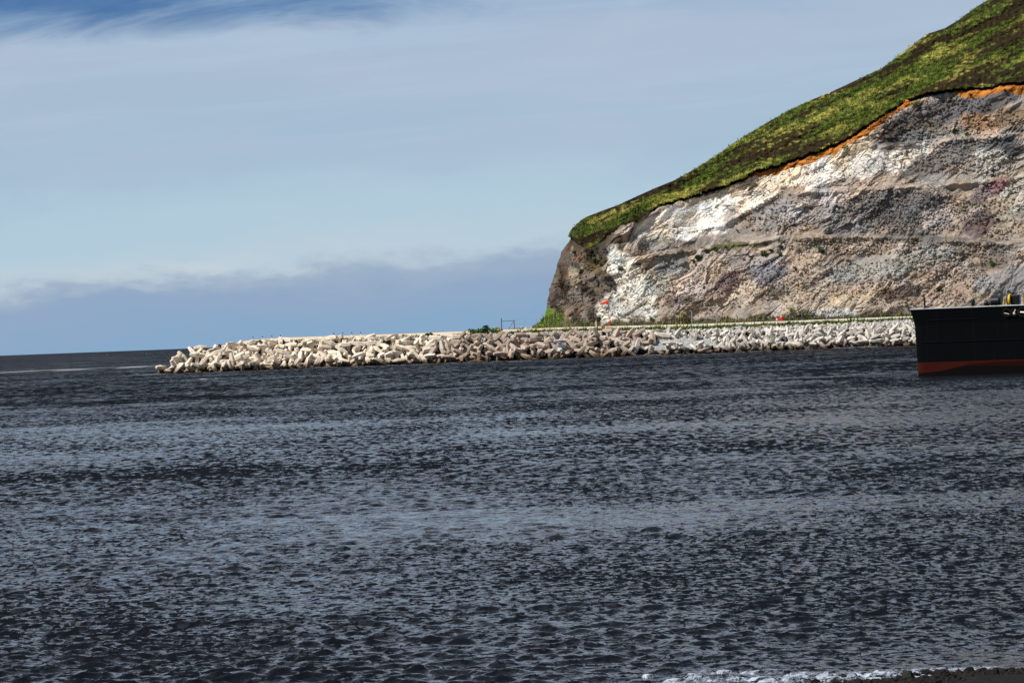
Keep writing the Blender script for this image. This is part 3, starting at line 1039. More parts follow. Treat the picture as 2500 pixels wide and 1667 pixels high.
def heap(name, pos, size, cols, mat, shapes=ROCKS1, F=ICO1_F, label=None):
    n = len(pos)
    R = rand_rot(n)
    V, FF, CC = [], [], []
    base = 0
    pick = rng.integers(0, len(shapes), n)
    for k in range(len(shapes)):
        idx = np.where(pick == k)[0]
        if not len(idx):
            continue
        v = np.einsum("nij,vj->nvi", R[idx], shapes[k]) * size[idx][:, None, None] + pos[idx][:, None, :]
        nv = shapes[k].shape[0]
        V.append(v.reshape(-1, 3))
        FF.append((F[None] + (base + np.arange(len(idx)) * nv)[:, None, None]).reshape(-1, 3))
        CC.append(np.repeat(cols[idx], nv, 0))
        base += len(idx) * nv
    me = np_mesh(name, np.vstack(V), np.vstack(FF), mat, col=np.vstack(CC), smooth=False)
    return tag(link(name, me), label, None, None, "stuff")


# loose rock lying on the face
sc_p, sc_s, sc_c = [], [], []
SCZ = [(2210, 520, 190, 55, 1500, 0.42), (2080, 600, 170, 22, 500, 0.38), (2350, 620, 150, 30, 450, 0.4), (2300, 300, 190, 60, 700, 0.5), (2330, 390, 160, 34, 500, 0.45),
       (1960, 680, 170, 60, 700, 0.36), (2230, 690, 200, 60, 900, 0.38), (1700, 700, 160, 70, 500, 0.34), (1450, 700, 90, 100, 350, 0.42), (2040, 770, 60, 14, 500, 0.36),
       (1900, 520, 120, 50, 350, 0.35), (1950, 440, 150, 40, 250, 0.3), (2440, 500, 60, 90, 300, 0.45), (1780, 780, 400, 12, 350, 0.3)]
for cx, cy, rx, ry, n, s in SCZ:
    n, s = int(n * 1.1), s * 0.78
    th, rr = rng.random(n) * 2 * PI, np.sqrt(rng.random(n))
    px, py = cx + rx * rr * np.cos(th), cy + ry * rr * np.sin(th)
    keep = (px > 1350) & (px < 2740)
    px, py = px[keep], py[keep]
    iv, iu = hill_at(px, py)
    ok = (turf[iv, iu] < 0.05) & (up_m[iv, iu] > 0.3)
    iv, iu = iv[ok], iu[ok]
    ps = HP[iv, iu] + np.array([0, -0.15, 0.05])
    sz = s * np.exp(rng.normal(size=len(iv)) * 0.45)
    cc = colr[iv, iu] * (0.75 + 0.6 * rng.random(len(iv)))[:, None]
    if cy == 770:
        cc = lin((200, 198, 194)) * (0.6 + 0.5 * rng.random(len(iv)))[:, None]
    sc_p.append(ps)
    sc_s.append(sz)
    sc_c.append(cc)
heap("scree", np.vstack(sc_p), np.concatenate(sc_s), np.clip(np.vstack(sc_c), 0, 0.9), M_SCREE)

# pale riprap between the armour units and the verge
n = 5200
px = rng.uniform(560, 2420, n)
fr = rng.random(n)
o_hi, o_lo = curve(VERGE_B, px) + 1.0, curve(RIP_B, px) - 9
off = o_lo + (o_hi - o_lo) * fr
Yq = Y_VERGE - 0.3 + (601.0 - Y_VERGE) * (1 - fr)
pos = P(px, hor(px) - off, Yq)
sz = np.interp(px, [560, 1000, 1300, 2400], [0.22, 0.26, 0.36, 0.40]) * np.exp(rng.normal(size=n) * 0.35)
g = 0.55 + 0.55 * rng.random(n)
wm = rng.random(n)[:, None]
cc = (lin((205, 203, 200)) * (1 - wm) + lin((196, 184, 168)) * wm) * g[:, None]
heap("riprap", pos, sz, cc, M_RIPRAP)

# ------------------------------------------------------------------ dolosse: the armour units
def dolos_mesh(mat, name="dolos"):
    def prism(axis, rings):
        bm = bmesh.new()
        vs = []
        for (s, r) in rings:
            row = []
            for k in range(8):
                a = math.radians(90 * (k // 2) + (-38 if k % 2 == 0 else 38))
                c, d = r * math.cos(a), r * math.sin(a)
                row.append(bm.verts.new({"x": (s, c, d), "y": (c, s, d), "z": (c, d, s)}[axis]))
            vs.append(row)
        for i in range(len(vs) - 1):
            for k in range(8):
                bm.faces.new((vs[i][k], vs[i][(k + 1) % 8], vs[i + 1][(k + 1) % 8], vs[i + 1][k]))
        bm.faces.new(vs[0][::-1])
        bm.faces.new(vs[-1])
        bmesh.ops.recalc_face_normals(bm, faces=bm.faces)
        return bm
    flk = [(-0.5, 0.098), (-0.488, 0.112), (0, 0.195), (0.488, 0.12), (0.5, 0.108)]
    objs = []
    for axis, rings, offx in (("x", [(-0.36, 0.155), (0, 0.135), (0.36, 0.155)], 0), ("z", flk, -0.33), ("y", flk, 0.33)):
        bm = prism(axis, rings)
        bmesh.ops.translate(bm, verts=bm.verts, vec=(offx, 0, 0))
        me = bpy.data.meshes.new("tmp")
        bm.to_mesh(me)
        bm.free()
        ob = bpy.data.objects.new("tmp", me)
        COL.objects.link(ob)
        objs.append(ob)
    for ob in objs[1:]:
        md = objs[0].modifiers.new("u", "BOOLEAN")
        md.operation = "UNION"
        md.solver = "EXACT"
        md.object = ob
    bv = objs[0].modifiers.new("b", "BEVEL")
    bv.width = 0.008
    bv.segments = 1
    bv.limit_method = "ANGLE"
    bv.angle_limit = math.radians(20)
    dg = bpy.context.evaluated_depsgraph_get()
    me = bpy.data.meshes.new_from_object(objs[0].evaluated_get(dg))
    for ob in objs:
        old = ob.data
        bpy.data.objects.remove(ob)
        bpy.data.meshes.remove(old)
    me.name = name
    me.materials.clear()
    me.materials.append(mat)
    me.polygons.foreach_set("use_smooth", [False] * len(me.polygons))
    return me


ME_SAND = dolos_mesh(M_DOLOS_SAND)
ME_BROWN, ME_GREY, ME_WHITE = ME_SAND.copy(), ME_SAND.copy(), ME_SAND.copy()
for me_, mt_ in ((ME_BROWN, M_DOLOS_BROWN), (ME_GREY, M_DOLOS_GREY), (ME_WHITE, M_DOLOS_WHITE)):
    me_.materials[0] = mt_

ZONES = [(375, 560, "at the rounded tip"), (560, 760, "below the outer marker posts"), (760, 940, "below the inner marker posts"), (940, 1100, "below the lone round bush"),
         (1100, 1235, "below the long green hedge"), (1235, 1440, "in front of the fence and gate"), (1440, 1585, "below the windsock"), (1585, 1745, "around the grey gravel slab"), (1745, 1980, "below the thick gate posts"), (1980, 2300, "beside the black ship")]


def zone_of(px):
    for a, b, s in ZONES:
        if a <= px < b:
            return s
    return ZONES[-1][2]


def kind_of(px):
    r = random.random()
    if px < 1020 or (px < 1130 and r < (1130 - px) / 110):
        return "sand"
    if px < 1500 or (px < 1660 and r < (1660 - px) / 160):
        return "brown"
    return "grey"


DOL_X = [376, 400, 424, 450, 480, 560, 700, 1000, 1250, 1381, 1500, 1640, 1700, 2000, 2300]
DOL_T = [-58, -38, -22, -9, 2, 9, 11, 9, 5, 3, 4, -3, -7, -9, -7]
cand = []                                    # px, z-offset, distance, size
px = 384.0
while px < 2300:
    big = px < 1640
    C = 3.1 if big else 2.55
    mpp = 595 / FPX
    top = float(np.interp(px, DOL_X, DOL_T)) - 0.06 * C / mpp
    span = max(top + 57, 4)
    nrow = max(1, int(round(span * mpp / (C * 0.39))))
    for k in range(nrow):
        q = (k + 0.35 + random.uniform(-0.25, 0.25)) / nrow
        off = -58 + span * q
        jx = random.uniform(-0.35, 0.35) * C / mpp
        cand.append((px + jx + (0.3 * C / mpp if k % 2 else 0), off, Y_TOE + 9.5 * max(q, 0) * min(1, span / 60) + random.uniform(-0.9, 0.9), C * random.uniform(0.93, 1.05), k, nrow))
    px += C * 0.60 / mpp
slab_hole = lambda x, of: 1592 < x < 1738 and -40 < of < -20
cand = [c for c in cand if not slab_hole(c[0], c[1])]
inner = []                                   # a hidden layer that fills the gaps
indiv = sorted(cand, key=lambda c: -c[3] / c[2])[:298]
chosen = set(id(c) for c in indiv)
small = [c for c in cand if id(c) not in chosen]
MESH = {"sand": ME_SAND, "brown": ME_BROWN, "grey": ME_GREY}
WORD = {"sand": "sandy", "brown": "brown", "grey": "grey"}
GROUP = "dolosse armouring the breakwater"


def rand_q():
    # units were placed with a leg leaning up the slope more often than not
    a = Euler((random.uniform(0, 2 * PI), random.uniform(-PI / 2, PI / 2), random.uniform(0, 2 * PI)))
    return a.to_quaternion()


def add_dolos(c, kind, quat=None, label=None, mesh=None):
    px, off, Y, C, k, nrow = c
    o = link("dolos", mesh or MESH[kind])
    o.location = PV(px, float(hor(px)) - off, Y)
    q = quat or rand_q()
    o.rotation_mode = "QUATERNION"
    o.rotation_quaternion = q
    o.scale = (C, C, C)
    fl = max(abs((q @ Vector((0, 0, 1))).z), abs((q @ Vector((0, 1, 0))).z))
    sh = abs((q @ Vector((1, 0, 0))).z)
    pose = "standing on end" if sh > 0.75 else "with one arm upright" if fl > 0.85 else "leaning" if fl > 0.55 else "lying flat"
    row = "waterline row" if off < -42 else "crest row" if k >= nrow - 1 else "middle rows"
    tag(o, label or f"{WORD[kind]} dolos {pose}, {row}, {zone_of(px)}", "dolos", GROUP)
    return o


for c in indiv:
    add_dolos(c, kind_of(c[0]))
# the chalk-white T-shaped unit and one lying across the slab
qT = Matrix(((0, 1, 0), (0, 0, -1), (-1, 0, 0))).to_quaternion()
add_dolos((1367, -27, 590.0, 2.6, 1, 4), "sand", Euler((0.12, 0.05, 0.2)).to_quaternion() @ Matrix(((0, 0, 1), (0, 1, 0), (-1, 0, 0))).to_quaternion(),
          "chalk-white T-shaped dolos standing among the brown ones in front of the fence", ME_WHITE)

# the rest of the armour, far smaller in the picture, and the under-layer
sm_me = {k: (np.array([v.co[:] for v in MESH[k].vertices]), None) for k in MESH}
bmt = bmesh.new()
bmt.from_mesh(ME_GREY)
bmesh.ops.triangulate(bmt, faces=bmt.faces)
bmt.verts.ensure_lookup_table()
DV = np.array([v.co[:] for v in bmt.verts])
DF = np.array([[q.index for q in f.verts] for f in bmt.faces])
bmt.free()


def dolos_heap(name, lst, mat):
    n = len(lst)
    R = rand_rot(n)
    pos = np.array([P(c[0], hor(c[0]) - c[1], c[2]) for c in lst])
    sc = np.array([c[3] for c in lst])
    v = np.einsum("nij,vj->nvi", R, DV) * sc[:, None, None] + pos[:, None, :]
    F = (DF[None] + (np.arange(n) * len(DV))[:, None, None]).reshape(-1, 3)
    return tag(link(name, np_mesh(name, v.reshape(-1, 3), F, mat, smooth=False)), None, None, None, "stuff")


if small:
    dolos_heap("dolos_heap", small, M_DOLOS_GREY)
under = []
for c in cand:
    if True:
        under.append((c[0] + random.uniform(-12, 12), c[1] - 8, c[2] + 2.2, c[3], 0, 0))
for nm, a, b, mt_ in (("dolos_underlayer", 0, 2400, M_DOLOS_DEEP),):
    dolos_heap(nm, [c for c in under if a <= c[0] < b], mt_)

# grey gravel slab between the units
sl = MB()
pts = [(1584, -48), (1598, -23), (1660, -19), (1742, -24), (1748, -40), (1690, -48)]
ctr = P(1665, hor(1665) + 35, 593.5)
bm = sl.bm
top_v = [bm.verts.new(P(x, hor(x) - o_, 592.4 + (o_ + 48) * 0.12)) for x, o_ in pts]
bot_v = [bm.verts.new(P(x, hor(x) - o_, 594.4 + (o_ + 48) * 0.12)) for x, o_ in pts]
bm.faces.new(top_v)
bm.faces.new(bot_v[::-1])
for i in range(len(pts)):
    j = (i + 1) % len(pts)
    bm.faces.new((top_v[i], bot_v[i], bot_v[j], top_v[j]))
M_SLAB, t = new_mat("speckled_gravel_concrete")
v = t.coord()
sp = t.noise(v, 3.2, 4, 0.8)
t.principled(t.ramp(sp, [(0.38, lin4(84, 84, 82)), (0.5, lin4(146, 146, 142)), (0.62, lin4(196, 196, 192))]), 0.95, 0.1, t.bump(sp, 0.6, 0.1))
slab = sl.build("gravel_slab", M_SLAB)
tag(slab, "flat speckled grey slab lying on the slope among the dolosse", "slab")

# larger pale stones that can be told one by one
RM = []
for i in range(6):
    me = np_mesh("boulder", ROCKS[i], ICO_F, M_RIPRAP, col=np.tile(lin((206, 202, 196)) * (0.8 + 0.05 * i), (len(ICO_V), 1)), smooth=False)
    RM.append(me)
spots = [(x, random.uniform(0.15, 0.95)) for x in np.linspace(1205, 2215, 84)]
for i, (x, fr) in enumerate(spots):
    x = float(x) + random.uniform(-4, 4)
    off = float(curve(RIP_B, x)) - 3 + (float(curve(VERGE_B, x)) - float(curve(RIP_B, x)) + 1.5) * fr
    o = link("boulder", RM[i % 6])
    o.location = PV(x, float(hor(x)) - off, 600.8 + 3.0 * fr)
    s = random.uniform(0.45, 0.78)
    o.scale = (s, s, s)
    o.rotation_euler = (random.uniform(0, 6), random.uniform(0, 6), random.uniform(0, 6))
    lv = "just under the green verge" if fr > 0.6 else "just behind the dolosse"
    tag(o, f"pale grey riprap boulder {lv} {zone_of(x)}", "boulder", "pale riprap boulders above the dolosse")

# ------------------------------------------------------------------ grass and shrubs
def tufts(pos, h, cols, blades=5, spread=0.35, width=0.14, up=None):
    """arrays of triangles: blades leaning out of each point"""
    n = len(pos)
    N = n * blades
    c = np.repeat(pos, blades, 0)
    hh = np.repeat(h, blades) * (0.6 + 0.6 * rng.random(N))
    a = rng.random(N) * 2 * PI
    b = rng.random(N) * 2 * PI
    basec = c + np.stack([np.cos(b), np.sin(b), np.zeros(N)], -1) * (spread * hh * rng.random(N))[:, None]
    sd = np.stack([np.cos(a), np.sin(a), np.zeros(N)], -1) * (width * hh)[:, None]
    lean = np.stack([np.cos(b), np.sin(b), np.zeros(N)], -1) * (0.55 * hh * rng.random(N))[:, None]
    tip = basec + lean + np.stack([np.zeros(N), np.zeros(N), hh], -1)
    V = np.stack([basec - sd, basec + sd, tip], 1).reshape(-1, 3)
    F = np.arange(N * 3).reshape(-1, 3)
    C = np.repeat(np.repeat(cols, blades, 0) * (0.45 + 1.1 * rng.random(N))[:, None], 3, 0)
    return V, F, C


def leaves(n, rx, ry, rz, leaf, cols, seed):
    """crown of separate leaf-sized faces in lumps"""
    r = np.random.default_rng(seed)
    nl = 7
    lc = r.normal(size=(nl, 3)) * np.array([0.42, 0.42, 0.28])
    lr = 0.35 + 0.3 * r.random(nl)
    k = r.integers(0, nl, n)
    d = r.normal(size=(n, 3))
    d /= np.linalg.norm(d, axis=1)[:, None]
    pt = lc[k] + d * (lr[k] * (0.55 + 0.45 * r.random(n)))[:, None]
    pt[:, 2] = np.abs(pt[:, 2] + 0.45) - 0.0
    pt *= np.array([rx, ry, rz])
    u = r.normal(size=(n, 3))
    u /= np.linalg.norm(u, axis=1)[:, None]
    w = np.cross(u, r.normal(size=(n, 3)))
    w /= np.linalg.norm(w, axis=1)[:, None]
    s = leaf * (0.6 + 0.8 * r.random(n))
    V = np.stack([pt - u * s[:, None], pt + w * s[:, None] * 0.6, pt + u * s[:, None], pt - w * s[:, None] * 0.6], 1).reshape(-1, 3)
    F = np.arange(n * 4).reshape(-1, 4)
    ci = r.integers(0, len(cols), nl)
    C = np.array(cols)[ci[k]] * (0.65 + 0.7 * r.random(n))[:, None]
    return V, F, np.repeat(C, 4, 0)


# turf on the hill: tussocks that catch the light
n = 115000
px = rng.uniform(1395, 2700, n)
sy = np.interp(px, SIL[:, 0], SIL[:, 1])
ty = np.interp(px, TURF[:, 0], TURF[:, 1])
py = sy + (ty + 5 - sy) * rng.random(n)
wgt = (ty - sy) / (ty - sy).max()
ok = (rng.random(n) < np.clip(wgt * 1.6, 0.25, 1)) & (py > -60)
px, py = px[ok], py[ok]
iv, iu = hill_at(px, py)
ok = turf[iv, iu] > 0.35
iv, iu = iv[ok], iu[ok]
ps = HP[iv, iu] + np.stack([rng.normal(size=len(iv)) * 0.3, np.zeros(len(iv)), np.full(len(iv), -0.15)], -1)
hts = 0.30 * np.exp(rng.normal(size=len(iv)) * 0.3) * (1 - 0.6 * heath[iv, iu])
V, F, C = tufts(ps, hts, colr[iv, iu] * 1.1, 4, 1.2, 0.22)
tag(link("grass", np_mesh("grass", V, F, M_LEAF, col=np.clip(C, 0, 0.6), smooth=False)), kind="stuff")

# green verge along the seaward side of the road
n = 15000
px = rng.uniform(600, 2420, n)
dens = np.interp(px, [600, 900, 1150, 1260, 1400, 2420], [0.10, 0.22, 0.35, 0.9, 1, 1])
dens = dens * sstep(-0.5, 0.2, fbm(px / 30, px * 0, 121, 3) + np.interp(px, [600, 1250, 1300], [-0.1, 0.2, 0.5]))
ok = rng.random(n) < dens
px = px[ok]
fr = rng.random(len(px))
off = curve(VERGE_B, px) + (curve(ROAD_B, px) - 4.5 - curve(VERGE_B, px)) * fr - 1.5
ps = P(px, hor(px) - off, Y_VERGE + (Y_RB - Y_VERGE) * fr - 0.1)
wm = sstep(-0.3, 0.4, fbm(px / 25, fr * 2, 122, 3))[:, None]
cc = lin((78, 104, 34)) * wm + lin((122, 124, 56)) * (1 - wm)
hts = 0.5 * np.exp(rng.normal(size=len(px)) * 0.35) * np.interp(px, [600, 1200, 1300, 2420], [0.6, 0.7, 0.95, 1])
V, F, C = tufts(ps, hts, cc, 7, 0.8, 0.15)
tag(link("verge_grass", np_mesh("verge_grass", V, F, M_LEAF, col=np.clip(C, 0, 0.6), smooth=False)), kind="stuff")

# rank grass and weeds at the foot of the cliff and on the wedge by its nose
n = 2600
px = np.concatenate([rng.uniform(1300, 2300, n), rng.uniform(1300, 1372, 1500)])
b = hor(px) - curve(ROAD_T, px)
hgt = np.where(np.arange(len(px)) < n, np.clip(fbm(px / 45, px * 0 + 1, 131, 3) + 0.45, 0.06, 1) * 22, np.clip((px - 1302) * 0.95, 2, 34) * (px < 1350) + (px >= 1350) * np.clip(60 - (px - 1350) * 1.2, 5, 34))
py = b - hgt * rng.random(len(px)) ** 1.3 + 2
ok = px > np.interp(py, LFT[o_, 1] if False else LFT[np.argsort(LFT[:, 1]), 1], LFT[np.argsort(LFT[:, 1]), 0])
px, py = px[ok], py[ok]
iv, iu = hill_at(px, py)
ps = HP[iv, iu] + np.array([0, -0.25, -0.1])
wm = sstep(-0.3, 0.4, fbm(px / 30, py / 12, 132, 3))[:, None]
cc = lin((76, 84, 44)) * wm + lin((140, 128, 84)) * (1 - wm)
cc = np.where((px < 1372)[:, None], cc * 0.5 + 0.6 * lin((112, 140, 44)), cc)
V, F, C = tufts(ps, np.where(px < 1372, 0.42, 0.42) * np.exp(rng.normal(size=len(ps)) * 0.35), cc, 7, 0.9, 0.16)
tag(link("undergrowth", np_mesh("undergrowth", V, F, M_LEAF, col=np.clip(C, 0, 0.6), smooth=False)), kind="stuff")

G_DARK = [lin((44, 62, 26)), lin((58, 78, 30)), lin((36, 50, 24))]
G_MID = [lin((72, 102, 34)), lin((92, 122, 44)), lin((56, 82, 30))]
G_YEL = [lin((128, 138, 66)), lin((152, 150, 82)), lin((100, 118, 52))]
M_STEM = paint("woody_stem", (70, 54, 38), 0.9, 0.1)


def shrub_proto(rx, rz, n, leaf, cols, seed):
    V, F, C = leaves(n, rx, rx * 0.8, rz, leaf, cols, seed)
    return np_mesh("foliage", V, F, M_LEAF, col=C, smooth=False)


SP = {("dark", i): shrub_proto(1.0, 0.8, 420, 0.14, G_DARK, 300 + i) for i in range(3)}
SP.update({("green", i): shrub_proto(1.0, 0.8, 420, 0.14, G_MID, 320 + i) for i in range(3)})
SP.update({("straw", i): shrub_proto(1.0, 0.7, 360, 0.14, G_YEL, 340 + i) for i in range(3)})
stem_b = MB().tube((0, 0, -0.25), (0.05, 0, 0.45), 0.07, 0.03, 6)
stem_o = stem_b.build("stem", M_STEM)
STEM = stem_o.data
bpy.data.objects.remove(stem_o)


def shrub(loc, s, kind, i, label, group, sz=1.0):
    e = empty("shrub", loc, random.uniform(0, 6))
    tag(e, label, "shrub", group)
    f = link("foliage", SP[(kind, i % 3)], e)
    f.scale = (s, s, s * sz)
    st = link("stem", STEM, e)
    st.scale = (s, s, s * sz)
    return e


CL = [  # px, py, radius px, kind, where
    (1707, 624, 17, "dark", "largest dark shrub, on the lower bench over the windsock"), (1693, 633, 9, "dark", "dark shrub touching the largest shrub's lower side"),
    (1728, 612, 8, "dark", "dark shrub just up the bench from the largest shrub"), (1746, 607, 8, "green", "green shrub midway along the lower bench's shrub line"), (1772, 600, 6, "green", "small green shrub near the end of the bench's shrub line"),
    (1866, 616, 12, "dark", "broad dark shrub on grey rock below the lower bench"), (1882, 608, 8, "dark", "dark shrub just above the broad one below the bench"), (1830, 624, 7, "dark", "round dark shrub beside a straw-coloured one below the bench"), (1815, 629, 8, "straw", "straw-coloured shrub below the lower bench"),
    (1907, 600, 9, "dark", "dark shrub directly under the grey bench edge"), (1905, 616, 8, "dark", "dark shrub below another, under the grey bench edge"), (1718, 699, 5, "dark", "single round dark dot of a shrub on pink rock"), (1800, 711, 6, "green", "green shrub beside the purple rock patch"), (1889, 717, 6, "dark", "dark shrub on pale scree under purple-grey rock"),
    (1854, 530, 5, "dark", "small dark shrub on the grey face below the white rock"), (1799, 560, 5, "green", "small green shrub at the foot of the white rock"), (1453, 632, 14, "dark", "broad dark shrub clinging to the brown nose of the cliff"), (1516, 652, 10, "dark", "dark shrub on brown rock beside the pale streak"), (1492, 674, 8, "dark", "dark shrub below the grassy patch on the cliff nose"), (1402, 613, 9, "dark", "dark shrub high on the seaward edge of the cliff"), (1422, 660, 10, "dark", "dark shrub in a cleft of the brown cliff nose"),
    (2009, 609, 12, "dark", "dark shrub beneath a straw-coloured one under the bench road"), (1990, 598, 12, "straw", "straw-coloured shrub under the bench road"), (2042, 606, 7, "dark", "low dark shrub under the bench road, next to the straw one"), (1942, 656, 5, "dark", "small dark shrub on tan scree, upper of two"), (1967, 663, 5, "dark", "small dark shrub on tan scree, lower of two"),
    (1924, 411, 5, "dark", "dark shrub at the lower edge of the orange soil"), (2063, 356, 10, "straw", "pale grey-green shrub under the orange soil band"), (2332, 315, 14, "dark", "large dark shrub on the upper quarry bench"), (2361, 326, 11, "green", "bright green shrub on the upper quarry bench"), (2265, 297, 8, "green", "green shrub on dark rubble near the top"), (2231, 248, 13, "straw", "yellow-green tussock shrub right under the turf edge"),
    (2401, 500, 6, "green", "small green shrub above the red rubble"), (2434, 533, 6, "dark", "dark shrub at the end of the red rubble"), (2420, 640, 11, "green", "low green shrub on brown scree above the ship"), (2318, 672, 6, "dark", "small dark shrub on pinkish scree above the ship"), (2191, 656, 5, "straw", "straw tuft on grey scree below the bench road"),
    (2369, 230, 7, "dark", "dark shrub at the edge of orange soil near the turf"), (2452, 219, 6, "dark", "dark round shrub sitting in the orange soil"), (2293, 703, 9, "dark", "dark shrub just above the ship's deck rail"), (2214, 745, 9, "green", "green shrub near the road beside the ship's bow"),
    (1935, 752, 14, "straw", "tall yellowish shrub at the cliff foot over the red barrier"), (1910, 775, 11, "dark", "dark shrub at the cliff foot right behind the red barrier"), (1957, 768, 12, "dark", "dark shrub at the cliff foot beside the rock pile"), (1985, 766, 9, "dark", "dark bush between the rock pile and the road"), (1668, 764, 14, "straw", "olive shrub at the cliff foot beside the thick gate posts"), (1592, 778, 12, "green", "green shrub at the cliff foot behind the fence"), (1462, 777, 9, "dark", "dark shrub in a hollow at the cliff foot near the windsock"),
]
for i, (x, y, r, k, lb) in enumerate(CL):
    iv, iu = hill_at(x, y + r * 0.55)
    p_ = HP[iv[0], iu[0]]
    shrub(Vector(p_) + Vector((0, -0.35, -0.1)), r * MPP * 0.85, k, i, lb, "shrubs on the quarry face")

for i, (x, of, r, k, lb, fz) in enumerate([
        (1161, 13.5, 17, "green", "seaward end of the long green hedge on the road edge", 0.75), (1184, 14.5, 20, "green", "tall middle bush of the long green hedge", 0.8), (1206, 15, 17, "straw", "yellow-topped end bush of the long green hedge", 0.85),
        (1048, 11, 13, "dark", "lone round dark bush on the road edge", 0.9), (987, 10.5, 9, "dark", "small spiky dark bush beside the gravel road", 1.2), (1070, 10.5, 8, "straw", "low straw-coloured bush beside the lone round bush", 0.6), (1100, 11, 8, "green", "low green bush between the round bush and the hedge", 0.6), (1137, 11.5, 8, "dark", "small dark bush touching the seaward end of the hedge", 0.8),
        (630, 10, 9, "dark", "dark green bush at the foot of the first marker posts", 0.7), (652, 11, 9, "green", "flat green bush between marker posts near the tip", 0.5), (1253, 17, 12, "straw", "yellow-green bush beside the fence gate", 0.8), (1272, 18, 9, "green", "green bush behind the white rocks by the gate", 0.8), (1315, 21, 14, "straw", "straw-coloured bush at the seaward foot of the cliff", 0.8), (1925, 8, 12, "green", "low green bush on the verge past the red barrier", 0.6), (2020, 8, 12, "green", "wide green bush on the verge under the rock pile", 0.6), (2170, 9, 10, "green", "green bush on the verge beside the ship's bow", 0.6)]):
    shrub(PV(x, float(hor(x)) - of + 6, 605.5 if i < 10 or i > 12 else 619), r * 0.0865, k, i, lb, "bushes along the breakwater road", fz * 1.1)

# white stones by the gate
for i, (x, y, s, lb) in enumerate([(1273, 800, 0.6, "dark-topped rock behind the gate bush"), (1284, 802, 0.75, "white boulder by the fence at the seaward foot of the cliff"), (1296, 800, 0.5, "small white rock beside the straw-coloured bush")]):
    o = link("boulder", RM[i])
    o.location = PV(x, y, 620)
    o.scale = (s, s, s)
    o.rotation_euler = (i, 0.5, 2 * i)
    tag(o, lb, "boulder")

# ------------------------------------------------------------------ things along the road
def marker(px, label):
    base = PV(px, float(hor(px) - curve(ROAD_T, px)) + 1.5, 615.0)
    e = empty("marker_post", base)
    tag(e, label, "marker post", "marker posts along the road")
    MB().tube((0, 0, -0.1), (0, 0, 0.48), 0.085, n=8).build("post", M_WHITE, e)
    MB().tube((0, 0, 0.48), (0, 0, 0.80), 0.105, 0.10, n=8).build("cap", M_BLACK, e)
    return e


for i, x in enumerate((618, 641, 664, 685)):
    marker(x, ["outermost black-capped white marker post beside the dark bush", "black-capped marker post second from the tip", "black-capped marker post third from the tip", "thin black-capped marker post, innermost of the outer four"][i])
for i, x in enumerate((815, 837, 859, 881)):
    marker(x, ["black-capped marker post, seaward end of the inner four", "black-capped marker post, second of the inner four", "black-capped marker post, third of the inner four", "black-capped marker post, landward end of the inner four"][i])
m_ = marker(1081, "lone short dark-topped marker post near the hedge")
m_.scale = (0.7, 0.7, 0.7)


def ground_pt(px, off_up, Y):
    return PV(px, float(hor(px)) - off_up, Y)


# windsock
wsb = ground_pt(1488, float(curve(ROAD_T, 1488)) - 1, 622)
ws = empty("windsock", wsb)
tag(ws, "orange windsock streaming from a tall pole at the cliff foot", "windsock")
MB().tube((0, 0, -0.2), (-0.12, 0, 5.6), 0.10, 0.075, 10).build("pole", paint("weathered_pole", (150, 112, 104), 0.6), ws)
MB().tube((-0.12, 0, 5.6), (-0.16, 0, 6.15), 0.05, 0.03, 6).build("mast_tip", M_RED, ws)
MB().tube((-0.35, 0, 5.75), (-0.95, 0, 6.2), 0.045, 0.03, 6).build("wind_vane", M_DKGREY, ws)
bmw = MB()
seg = 14
prev = None
vsr = []
for k in range(seg + 1):
    q = k / seg
    c = Vector((-0.12 - 1.72 * q, 0.1 * math.sin(q * 3), 5.42 - 0.42 * q ** 1.4 + 0.05 * math.sin(q * 9)))
    r = 0.36 - 0.17 * q + 0.02 * math.sin(q * 14)
    row = [bmw.bm.verts.new(c + Vector((0.10 * math.sin(a) * 0.3, r * math.cos(a), r * math.sin(a)))) for a in np.linspace(0, 2 * PI, 14)[:-1]]
    vsr.append(row)
for k in range(seg):
    for j in range(13):
        bmw.bm.faces.new((vsr[k][j], vsr[k][(j + 1) % 13], vsr[k + 1][(j + 1) % 13], vsr[k + 1][j]))
bmw.build("sock", M_ORANGE, ws, True)
MB().ring((-0.12, 0, 5.42), 0.36, 0.03, "X").build("hoop", M_DKGREY, ws)
MB().tube((0, 0, -0.2), (0, 0, 1.1), 0.18, 0.16, 10).build("base_sleeve", M_RED, ws)
MB().tube((-0.02, 0, 1.1), (-0.03, 0, 1.75), 0.15, 0.13, 10).build("white_band", M_WHITE, ws)

# red and white marker at the road edge
rm = empty("road_marker", ground_pt(1472, 6.5, 605.6))
tag(rm, "red box marker with a white board on top, standing on the green verge", "marker")
MB().box((0, 0, 0.55), (0.62, 0.5, 0.7), None, 0.06).build("box", M_RED, rm)
MB().tube((-0.22, 0, -0.3), (-0.22, 0, 0.25), 0.05).build("leg", M_WHITE, rm)
MB().tube((0.22, 0, -0.3), (0.22, 0, 0.25), 0.05).build("leg", M_WHITE, rm)
MB().box((-0.12, 0.05, 1.12), (0.5, 0.06, 0.40), None, 0.02).build("board", M_WHITE, rm)
MB().tube((-0.12, 0.05, 0.85), (-0.12, 0.05, 1.0), 0.04).build("bracket", M_STEEL, rm)
wb = empty("white_post", ground_pt(1456, 14, 621))
tag(wb, "short white and rusty post between the fence and the windsock", "post")
MB().tube((0, 0, 0), (0, 0, 1.3), 0.13, 0.12, 8).build("post", M_WHITE, wb)
MB().tube((0, 0, 1.3), (0, 0, 1.55), 0.15, 0.12, 8).build("cap", M_ORANGE, wb)
